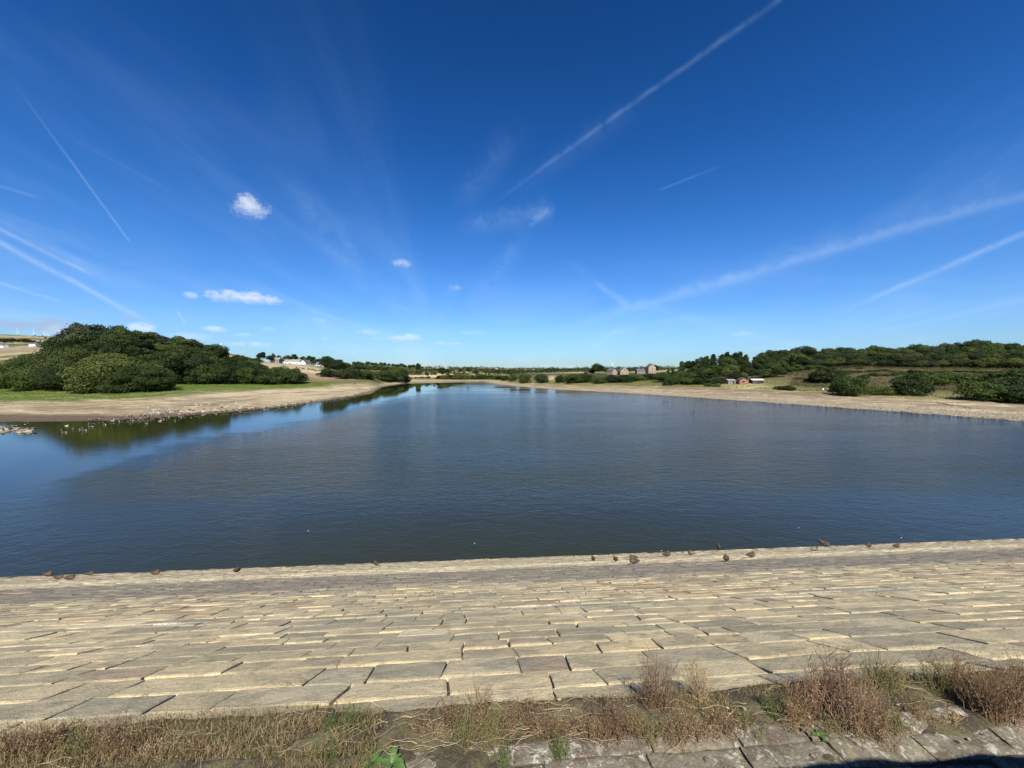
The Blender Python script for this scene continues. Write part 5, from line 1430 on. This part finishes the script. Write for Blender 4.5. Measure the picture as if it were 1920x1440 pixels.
B = {k: goose(k) for k in ('stand', 'feed', 'swim')}
B['gull'] = gull(); B['gull_swim'] = gull('swim')
brnd = random.Random(12)


def bird(name, me, x, y, z, rz, label, cat, group, sc=1.0):
    o = link(name, me); o.location = (x, y, z); o.rotation_euler = (0, 0, rz); o.scale = (sc, sc, sc)
    return tag(o, label, cat, group)


def geese_and_gulls():
    GL = {'stand': 'black-necked brown goose standing upright on the muddy left shore', 'feed': 'black-necked brown goose grazing head down on the left shore', 'swim': 'brown goose swimming off the left shore'}
    def shore_goose(px, off):
        Dp, _, _ = profile(np.array([px])); D = float(Dp[0][0] * shore_wobble(px)) + off; x = (px - 960) / F * D
        z = ground(x, D); pose = brnd.choice(('stand', 'stand', 'feed'))
        if z < -.16: pose = 'swim'; z = 0
        bird('goose', B[pose], x, D, z + .01, brnd.choice((0, math.pi)) + brnd.uniform(-.6, .6), GL[pose], 'goose', 'geese along the left shore' if pose != 'swim' else 'geese swimming by the left shore', brnd.uniform(.95, 1.15))
    for px in [163, 173, 181, 206, 228, 235, 240, 249, 258, 273, 276, 281, 300, 344, 356, 367, 372, 394, 402, 415, 424, 436, 443, 456, 460, 470, 476, 486, 498, 517, 530, 538, 545, 560, 572, 583, 596, 604, 612, 618, 626, 633, 640, 648, 655, 664, 672, 680, 688]:
        shore_goose(px + brnd.uniform(-2, 2), brnd.uniform(-1.2, 1.6))
    for px, off in [(240, 3), (246, 4), (252, 2.6), (262, 4.5), (270, 3), (278, 2.4), (326, 6), (332, 7), (312, 4), (353, 9), (361, 6), (381, 8), (415, 9), (310, 7), (300, 3)]:
        shore_goose(px, off)
    for (px, py) in [(137, 805), (170, 801), (120, 812), (158, 808), (196, 797), (223, 791), (247, 790), (264, 787), (304, 787), (315, 783), (328, 790), (274, 795), (286, 786), (338, 783)]:
        a, b = ray(px, py); D = -CAMZ / b
        bird('goose', B['swim'], a * D, D, 0, brnd.choice((0, math.pi)) + brnd.uniform(-.5, .5), GL['swim'], 'goose', 'geese swimming by the left shore', 1.05)
    for (px, py) in [(5, 809), (16, 806), (28, 804), (45, 808), (56, 809), (66, 808), (50, 801)]:
        a, b = ray(px, py); D = -CAMZ / b
        bird('goose', B[brnd.choice(('stand', 'feed'))], a * D, D, .1, brnd.uniform(0, 6), 'brown goose on the rock bar at the left edge', 'goose', 'geese on the rock bar', 1.05)
    for i in range(62):
        px = brnd.uniform(272, 470) if i < 50 else brnd.uniform(470, 590); Dp, _, _ = profile(np.array([px])); D = float(Dp[0][0]) + abs(brnd.gauss(0, 1)) * (10 if px < 470 else 3) + 1.5; x = (px - 960) / F * D
        bird('gull', B['gull'], x, D, ground(x, D) + .01, brnd.uniform(0, 6.28), 'white gull standing on the pale mud of the left beach', 'gull', 'gulls on the left beach', brnd.uniform(1.2, 1.5))
    for (px, py) in [(125, 799), (150, 806), (211, 789), (300, 790)]:
        a, b = ray(px, py); D = -CAMZ / b
        bird('gull', B['gull_swim'], a * D, D, 0, brnd.uniform(0, 6.28), 'white gull floating off the left shore', 'gull', 'gulls floating off the left shore', 1.4)
    for (px, py) in [(1245, 752), (1251, 753), (1262, 754), (1150, 741), (1158, 742), (1130, 739), (1190, 748), (1300, 770)]:
        a, b = ray(px, py); D = -CAMZ / b
        bird('duck', B['duck_swim'], a * D, D, 0, brnd.uniform(0, 6.28), 'small dark duck swimming far out on the lake', 'duck', 'ducks swimming far out', 1.1)


B['duck_swim'] = duck('swim')
B['duck_rest'] = duck('rest'); B['duck_curl'] = duck('curl'); B['duck_stand'] = duck('stand'); B['drake_rest'] = duck('rest', 'male'); B['drake_swim'] = duck('swim', 'male')
geese_and_gulls()
g8 = 'ducks resting on the stones by the water'
for (px, py, pose, rz, sc, lb) in [
    (88, 1081, 'duck_rest', 0, 1.15, 'dark brown duck, leftmost resting on the stones by the water'),
    (108, 1087, 'duck_curl', 0, 1.0, 'brown duck second from the left, resting close behind its neighbour'),
    (129, 1088, 'duck_rest', .2, 1.0, 'brown duck third from the left on the stones'),
    (167, 1080, 'duck_rest', .3, .95, 'brown duck lying flat at the water edge, fourth from the left'),
    (290, 1079, 'duck_rest', -.1, 1.1, 'dark duck alone at the left water edge, fifth from the left'),
    (443, 1074, 'duck_curl', 1.3, 1.0, 'rusty brown duck alone below the cloud reflection'),
    (705, 1061, 'duck_rest', 2.6, .95, 'small brown duck alone left of the middle at the water edge'),
    (1113, 1052, 'duck_curl', 1.5, 1.0, 'reddish curled-up duck, left one of the middle group'),
    (1155, 1053, 'duck_curl', 1.6, 1.0, 'reddish curled-up duck, second of the middle group'),
    (1188, 1050, 'duck_rest', 2.9, .95, 'dark duck, upper of the close pair in the middle group'),
    (1190, 1058, 'duck_rest', 3.2, 1.0, 'dark duck with pale flank, lower of the close pair'),
    (1251, 1044, 'duck_rest', 0, 1.1, 'long brown duck lying alone just right of the close pair'),
    (1297, 1041, 'drake_rest', 3.1, .95, 'pale-flanked drake resting at the water edge'),
    (1363, 1053, 'duck_curl', .9, 1.1, 'dark brown duck furthest up the stones'),
    (1409, 1046, 'duck_rest', 0.1, 1.05, 'dark brown duck right of the one furthest up the stones'),
    (1527, 1024, 'duck_rest', 0, 1.0, 'dark duck at the edge beside the swimming duck'),
    (1528, 1034, 'drake_rest', 0, 1.0, 'pale-breasted duck resting below the one beside the swimming duck'),
    (1630, 1027, 'duck_rest', .2, 1.0, 'dark duck second from the right on the stones'),
    (1682, 1028, 'duck_rest', 0, 1.0, 'dark duck, rightmost on the stones')]:
    p, s, t = dam_hit(px, py)
    if t > WAT_T - .25:
        t = WAT_T - .35; p = dam(s, t, dam_z(t))
    o = bird('duck', B[pose], p.x, p.y, p.z + .02, rz, lb, 'duck', g8, sc * .86)
    o.rotation_euler = Matrix.Rotation(YAW, 3, 'Z').to_4x4().to_euler(); o.rotation_euler = (Matrix.Rotation(YAW, 4, 'Z') @ Matrix.Rotation(-math.atan(SLOPE), 4, 'X') @ Matrix.Rotation(rz, 4, 'Z')).to_euler()
for (px, py, pose, rz, lb) in [(1544, 1018, 'duck_swim', 2.9, 'light brown duck swimming along the edge near the right'), (1348, 1026, 'duck_swim', 1.3, 'small dark duck swimming just off the stones')]:
    a, b = ray(px, py); D = -CAMZ / b
    bird('duck', B[pose], a * D, D, 0, rz, lb, 'duck', None, .9)
feather = MB(); feather.tube([(-.05, 0, .012), (0, 0, .02), (.05, 0, .014)], [.004, .02, .002], 6, [(1, .3)] * 3)
fm = feather.mesh('feather', M['white_paint'], True)
for (px, py) in [(578, 996), (890, 1019), (1497, 990), (1690, 1009), (1240, 1033)]:
    a, b = ray(px, py); D = -CAMZ / b
    o = link('feather', fm); o.location = (a * D, D, 0.0); o.rotation_euler = (0, 0, px); o.scale = (1.3,) * 3; tag(o, 'white feather floating on the near water', 'feather', 'feathers on the near water')


def cow_mesh(seed, c1, c2, graze):
    rd = random.Random(seed); mb = MB(); n = 10
    P0 = [(-1.05, 0, 1.18), (-.95, 0, 1.12), (-.6, 0, 1.02), (-.1, 0, .95), (.4, 0, 1.0), (.75, 0, 1.08)]; R0 = [.08, .24, .33, .38, .36, .27]
    if graze: P0 += [(1.0, 0, .95), (1.2, 0, .62), (1.28, 0, .40), (1.36, 0, .22)]
    else: P0 += [(1.0, 0, 1.22), (1.2, 0, 1.38), (1.38, 0, 1.36), (1.58, 0, 1.22)]
    R0 += [.19, .15, .14, .08]
    mb.tube(P0, R0, n, [(.85, 1)] * 10)
    for (x, s) in ((-.8, 1), (-.8, -1), (.55, 1), (.55, -1)):
        k = .1 if x < 0 else -.03
        mb.tube([(x, s * .17, .95), (x + k, s * .2, .62), (x - k * .9, s * .2, .36), (x, s * .2, .0)], [.15, .10, .055, .065], 7)
    mb.tube([(-1.08, 0, 1.2), (-1.16, 0, .9), (-1.14, 0, .5)], [.035, .03, .05], 5)
    h = Vector(P0[7]); 
    for s in (-1, 1): mb.tube([h + Vector((.03, s * .1, .08)), h + Vector((.0, s * .27, .10))], [.05, .02], 5)
    C = [c2 if mnoise.noise(Vector((v[0] * 1.6 + seed, v[1] * 1.4, v[2] * 1.5))) > .22 else c1 for v in mb.V]
    me = mesh_from('cow', mb.V, mb.Fc, [M['coat']], smooth=True, color=C)
    return me


CB = (.02, .017, .015); CW = (.55, .53, .48)
for i, (px, D, g_, rz, c2, lb) in enumerate([
    (568.5, 352, True, .2, CB, 'small dark cow grazing alone at the left of the herd'), (579.5, 346, True, 3.3, CB, 'black cow grazing left of the main group'),
    (586, 344, False, 1.2, CB, 'black cow seen end-on in the straw field'), (590.5, 330, True, .1, CW, 'black cow with pale patches grazing in front'),
    (595.5, 334, False, 3.0, CW, 'black and white cow standing in front of the group'), (600, 338, True, .4, CB, 'black cow in the middle of the right group'),
    (604.5, 336, True, 2.9, CB, 'black cow nearest the dark spinney')]):
    x, y, z = at(px, D); o = link('cow', cow_mesh(i, CB, c2, g_)); o.location = (x, y, z); o.rotation_euler = (0, 0, rz); o.scale = (1.1,) * 3
    tag(o, lb, 'cow', 'cattle in the straw field')


# ------------------------------------------------------------------ weeds on the ledge
def plant_mat(name, ca, cb):
    m, t, b = material(name)
    at_ = t.add('ShaderNodeAttribute'); at_.attribute_name = 'Tint'
    t.l.new(t.mix(at_.outputs['Fac'], ca, cb), b.inputs['Base Color']); b.inputs['Roughness'].default_value = .8; b.inputs['Specular IOR Level'].default_value = .15
    return m


PM = {'red': plant_mat('weed_red', (.115, .068, .036), (.29, .20, .115)), 'brown': plant_mat('weed_brown', (.14, .085, .035), (.36, .25, .13)),
      'olive': plant_mat('weed_olive', (.085, .085, .025), (.26, .22, .09)), 'green': plant_mat('weed_green', (.045, .085, .018), (.16, .19, .05)),
      'tan': plant_mat('weed_tan', (.24, .16, .08), (.44, .33, .19)), 'pink': plant_mat('weed_pink', (.17, .11, .062), (.38, .27, .165))}
PSTEM = {'red': (.14, .085, .05), 'brown': (.17, .11, .06), 'olive': (.16, .14, .06), 'green': (.10, .12, .04), 'tan': (.30, .22, .12), 'pink': (.22, .14, .085)}
SM = {k: simple('stem_' + k, v, .8, .2, 20) for k, v in PSTEM.items()}
WORDS = {'red': 'reddish', 'brown': 'rusty brown', 'olive': 'olive', 'green': 'green', 'tan': 'straw coloured', 'pink': 'pinkish brown'}


def weed(px, py, top_py, wpx, kind, label, dens=1.0, leaf=.0095):
    p, s, t = dam_hit(px, py)
    D = p.y
    H = max(.04, (py - top_py) / F * D * 1.02); Wm = wpx / F * D
    rg = np.random.default_rng(int(px * 7 + py)); rd = random.Random(int(px * 13 + py))
    e = empty('weed_clump', (p.x, p.y, p.z - .01)); tag(e, label, 'weed', 'weeds on the ledge above the slope')
    st = MB(); P_, N_, T_ = [], [], []
    ns = max(10, int(Wm * 165 * dens * min(1.3, .5 + H * 3)))
    for i in range(ns):
        bx, by = rd.gauss(0, Wm * .17), rd.gauss(0, .028)
        h = H * rd.uniform(.45, 1.0) * (1 - .35 * min(1, abs(bx) / (Wm * .5)))
        lean = Vector((bx * .9 + rd.gauss(0, .16) * h, rd.gauss(0, .14) * h, 0))
        pts = []
        for q in range(5):
            f = q / 4; pts.append(Vector((bx, by, 0)) + lean * (f ** 1.4) + Vector((0, 0, h * f)))
        r = .0016 + H * .002
        # ribbon-thin three sided stem
        st.tube(pts, [r, r * .85, r * .7, r * .5, r * .25], 3)
        t0 = rd.random() * .6
        nl = int((14 + h * 95) * dens)
        for q in range(nl):
            f = rd.uniform(.12, 1.0); a = int(min(3, f * 4)); fr = f * 4 - a
            c = pts[a].lerp(pts[a + 1], fr)
            br = rd.uniform(0, .030 + .10 * h) * (1.1 - f * .6); th = rd.uniform(0, 6.28)
            P_.append((c.x + math.cos(th) * br, c.y + math.sin(th) * br, c.z + rd.uniform(0, br * 1.1)))
            N_.append((rd.gauss(0, 1), rd.gauss(0, 1), rd.gauss(0, .5))); T_.append(min(1, t0 + rd.random() * .45))
        # side sprigs
        for q in range(4 if H > .12 else 2):
            a = rd.randrange(1, 4); c = pts[a]; th = rd.uniform(0, 6.28); L = h * rd.uniform(.10, .26)
            st.tube([c, c + Vector((math.cos(th) * L * .5, math.sin(th) * L * .5, L * .7)), c + Vector((math.cos(th) * L * .8, math.sin(th) * L * .8, L * 1.3))], [r * .5, r * .4, r * .2], 3)
    st.build('stems', SM[kind], e)
    N_ = np.array(N_); N_ /= np.linalg.norm(N_, axis=1)[:, None] + 1e-6
    V, Q, C = leaf_quads(np.array(P_), N_, leaf, rg, np.array(T_), .55)
    link('leaves', np_mesh('leaves', V, Q, [PM[kind]], False, C), e)
    return e


WEEDS = [(20, 1432, 1352, 90, 'brown'), (75, 1436, 1348, 100, 'brown'), (120, 1405, 1345, 60, 'red'), (150, 1438, 1360, 100, 'olive'), (205, 1412, 1330, 60, 'pink'), (235, 1436, 1352, 110, 'brown'), (290, 1400, 1335, 50, 'red'),
         (310, 1436, 1366, 100, 'tan'), (375, 1428, 1372, 90, 'brown'), (420, 1405, 1362, 60, 'green'), (455, 1430, 1395, 80, 'olive'), (530, 1384, 1322, 34, 'pink'), (566, 1388, 1345, 50, 'olive'), (590, 1386, 1318, 34, 'pink'),
         (618, 1388, 1335, 50, 'green'), (650, 1380, 1312, 70, 'green'), (690, 1378, 1318, 50, 'olive'), (610, 1430, 1385, 60, 'green'), (680, 1425, 1385, 70, 'olive'), (765, 1380, 1340, 46, 'red'), (795, 1380, 1322, 48, 'red'), (815, 1392, 1345, 50, 'tan'), (845, 1375, 1290, 44, 'red'), (870, 1400, 1318, 60, 'olive'),
         (900, 1380, 1264, 62, 'brown'), (925, 1392, 1310, 60, 'olive'), (955, 1378, 1305, 54, 'brown'), (985, 1370, 1288, 40, 'red'), (1010, 1378, 1325, 54, 'pink'), (1040, 1384, 1318, 60, 'red'), (1075, 1378, 1328, 56, 'pink'), (1110, 1385, 1330, 60, 'brown'),
         (1150, 1382, 1302, 70, 'red'), (1190, 1378, 1322, 60, 'brown'), (1232, 1335, 1205, 74, 'red'), (1222, 1385, 1325, 70, 'olive'), (1265, 1388, 1320, 70, 'brown'), (1312, 1318, 1222, 44, 'tan'), (1305, 1385, 1335, 70, 'pink'), (1350, 1375, 1318, 70, 'brown'),
         (1395, 1366, 1325, 66, 'olive'), (1450, 1350, 1285, 56, 'green'), (1490, 1352, 1272, 66, 'brown'), (1525, 1340, 1240, 70, 'pink'), (1560, 1335, 1195, 90, 'red'), (1600, 1370, 1245, 90, 'pink'), (1635, 1388, 1295, 80, 'brown'), (1640, 1292, 1205, 66, 'olive'),
         (1670, 1300, 1222, 56, 'olive'), (1690, 1370, 1320, 60, 'olive'), (1755, 1300, 1215, 60, 'olive'), (1800, 1300, 1202, 60, 'brown'), (1838, 1330, 1225, 70, 'brown'), (1872, 1352, 1225, 80, 'red'), (1905, 1340, 1215, 80, 'brown'), (1940, 1345, 1225, 80, 'olive'),
         (945, 1436, 1376, 40, 'green'), (1050, 1424, 1365, 40, 'green'), (1775, 1352, 1322, 60, 'tan'), (1720, 1345, 1310, 60, 'brown'), (1560, 1372, 1330, 70, 'olive'), (1500, 1372, 1345, 60, 'brown')]
WEEDS.sort()
for i, (px, py, ty, w, kd) in enumerate(WEEDS):
    hgt = py - ty; sz = 'tall' if hgt > 95 else 'low' if hgt < 55 else 'knee-high' if hgt > 75 else 'short'
    weed(px, py, ty, w, kd, '%s %s weed clump on the ledge, %s counted from the left' % (sz, WORDS[kd], ordinal(i + 1)))


def broadleaf(px, py, size, n, label, upright=.5):
    p, s, t = dam_hit(px, py); rd = random.Random(int(px))
    e = empty('broadleaf_plant', (p.x, p.y, p.z)); tag(e, label, 'plant')
    m = PM['dock']
    for i in range(n):
        th = i * 2.4 + rd.uniform(-.3, .3); L = size * rd.uniform(.7, 1.15); wv = L * rd.uniform(.16, .24); mb = MB(); rise = rd.uniform(.3, .9) * upright
        d = Vector((math.cos(th), math.sin(th), 0)); sd = Vector((-math.sin(th), math.cos(th), 0))
        N = 8; rows = []
        for q in range(N + 1):
            f = q / N; c = d * (L * f) + Vector((0, 0, .012 + L * (rise * f * 1.5 - .9 * rise * f * f - .15 * f * f)))
            ww = wv * math.sin(math.pi * min(1, f * .96 + .04)) ** .7
            rows.append((c - sd * ww + Vector((0, 0, ww * .35)), c, c + sd * ww + Vector((0, 0, ww * .35))))
        for r_ in rows: mb.V += [tuple(v) for v in r_]
        for q in range(N):
            for j in range(2): mb.Fc.append((q * 3 + j, q * 3 + j + 1, (q + 1) * 3 + j + 1, (q + 1) * 3 + j))
        o = link('leaf', mesh_from('leaf', mb.V, mb.Fc, [m], smooth=True), e)


m_, t_, b_ = material('dock_leaf')
n_ = t_.noise(t_.add('ShaderNodeTexCoord').outputs['Object'], 30.0, 3.0, .6)
t_.l.new(t_.mix(n_, (.045, .095, .02), (.10, .17, .04)), b_.inputs['Base Color']); b_.inputs['Roughness'].default_value = .5
PM['dock'] = m_
broadleaf(972, 1362, .075, 7, 'small green rosette plant in the middle of the weeds', .8)
broadleaf(700, 1432, .085, 8, 'green broad-leaved plant at the bottom edge left of centre', .6)
broadleaf(735, 1436, .09, 8, 'glossy green dock cut by the bottom edge', .6)
broadleaf(1800, 1300, .12, 12, 'bright green leafy plant among the weeds at the right', .7)
broadleaf(1470, 1330, .06, 7, 'small green rosette at the edge of the pink weeds', .7)
broadleaf(1535, 1384, .05, 6, 'tiny green rosette on the moss below the pink weeds', .6)


def ground_cover():
    """moss cushions, withered grass blades and dead stalks lying on the ledge"""
    rg = np.random.default_rng(31); rd = random.Random(31)
    V, Q, C = [], [], []
    def blade(p, d, L, w, tint, bend):
        sd = Vector((-d.y, d.x, 0)); sd = sd.normalized() if sd.length > 1e-4 else Vector((1, 0, 0))
        b = len(V); N = 3
        for q in range(N + 1):
            f = q / N; c = p + d * (L * f) - Vector((0, 0, bend * L * f * f)); ww = w * (1 - f * .85)
            V.extend([tuple(c - sd * ww), tuple(c + sd * ww)]); C.extend([(tint,) * 3] * 2)
        for q in range(N): Q.append((b + q * 2, b + q * 2 + 1, b + q * 2 + 3, b + q * 2 + 2))
    for i in range(52000):
        s = rd.uniform(-4.2, 4.6)
        f = mnoise.noise(Vector((s * 1.7, 0, 3)))
        t = rd.uniform(LED_T - (.30 if s < -.6 else .02), SLP_T + .06 + .05 * f)
        if s > -.5 and mnoise.noise(Vector((s * 3.1, t * 8, 9))) < -.02: continue
        if s <= -.5 and mnoise.noise(Vector((s * 2.6, t * 6, 9))) < -.28: continue
        p = dam(s, t, (LED_Z if t < SLP_T else dam_z(t)) - .02 + (.05 if s < -.6 else 0.0))
        d = Vector((rd.gauss(0, .55), rd.gauss(0, .55), 1)).normalized()
        blade(p, d, rd.uniform(.015, .05) * (1.5 if s < -.8 else 1), rd.uniform(.0008, .0022), rd.random() ** 1.3, rd.uniform(0, .5))
    m = plant_mat('moss_blades', (.085, .068, .022), (.30, .225, .11))
    tag(link('ledge_grass', np_mesh('ledge_grass', V, Q, [m], False, C)), 'moss and short withered grass on the soil ledge', 'grass', kind='stuff')
    V.clear(); Q.clear(); C.clear()
    mb = MB()
    for i in range(230):
        s = rd.gauss(-.2, .9) if i < 110 else rd.uniform(-3.6, 4.0); t = rd.uniform(LED_T - .10, SLP_T - .02)
        a = rd.gauss(0, .35) + (math.pi if rd.random() < .5 else 0); L = rd.uniform(.06, .26); z = LED_Z + .012 + rd.uniform(0, .02)
        k = rd.uniform(-.25, .25) * L
        p0 = dam(s, t, z); p2 = dam(s + math.cos(a) * L, t + math.sin(a) * L, z + rd.uniform(0, .02)); r = rd.uniform(.0008, .0024); bend = Vector((k * .15, k * .45, abs(k) * .35 + .006)); wob = rd.uniform(0, 9)
        pp = [p0.lerp(p2, f) + bend * math.sin(math.pi * f) + Vector((0, .006 * math.sin(f * 9 + wob), .003 * math.sin(f * 7 + wob))) for f in (0, .17, .34, .5, .67, .84, 1)]
        mb.tube(pp, [r * (1 - .7 * q / 6) for q in range(7)], 4)
    o = mb.build('dead_stalks', simple('dead_stalk', (.33, .26, .165), .9, .3, 9)); tag(o, 'bleached dead stalks lying on the ledge', 'stalks', kind='stuff')
    sp = []
    for i in range(160):
        s = rd.uniform(-3.8, 4.2); t = rd.uniform(LED_T - .3, SLP_T + .05); p = dam(s, t, LED_Z + .012); sp.append((p.x, p.y, p.z, rd.uniform(.004, .013)))
    rocks('ledge_grit', sp, M['pebble'], 'small stones and grit on the ledge', 'grit', 6)


ground_cover()
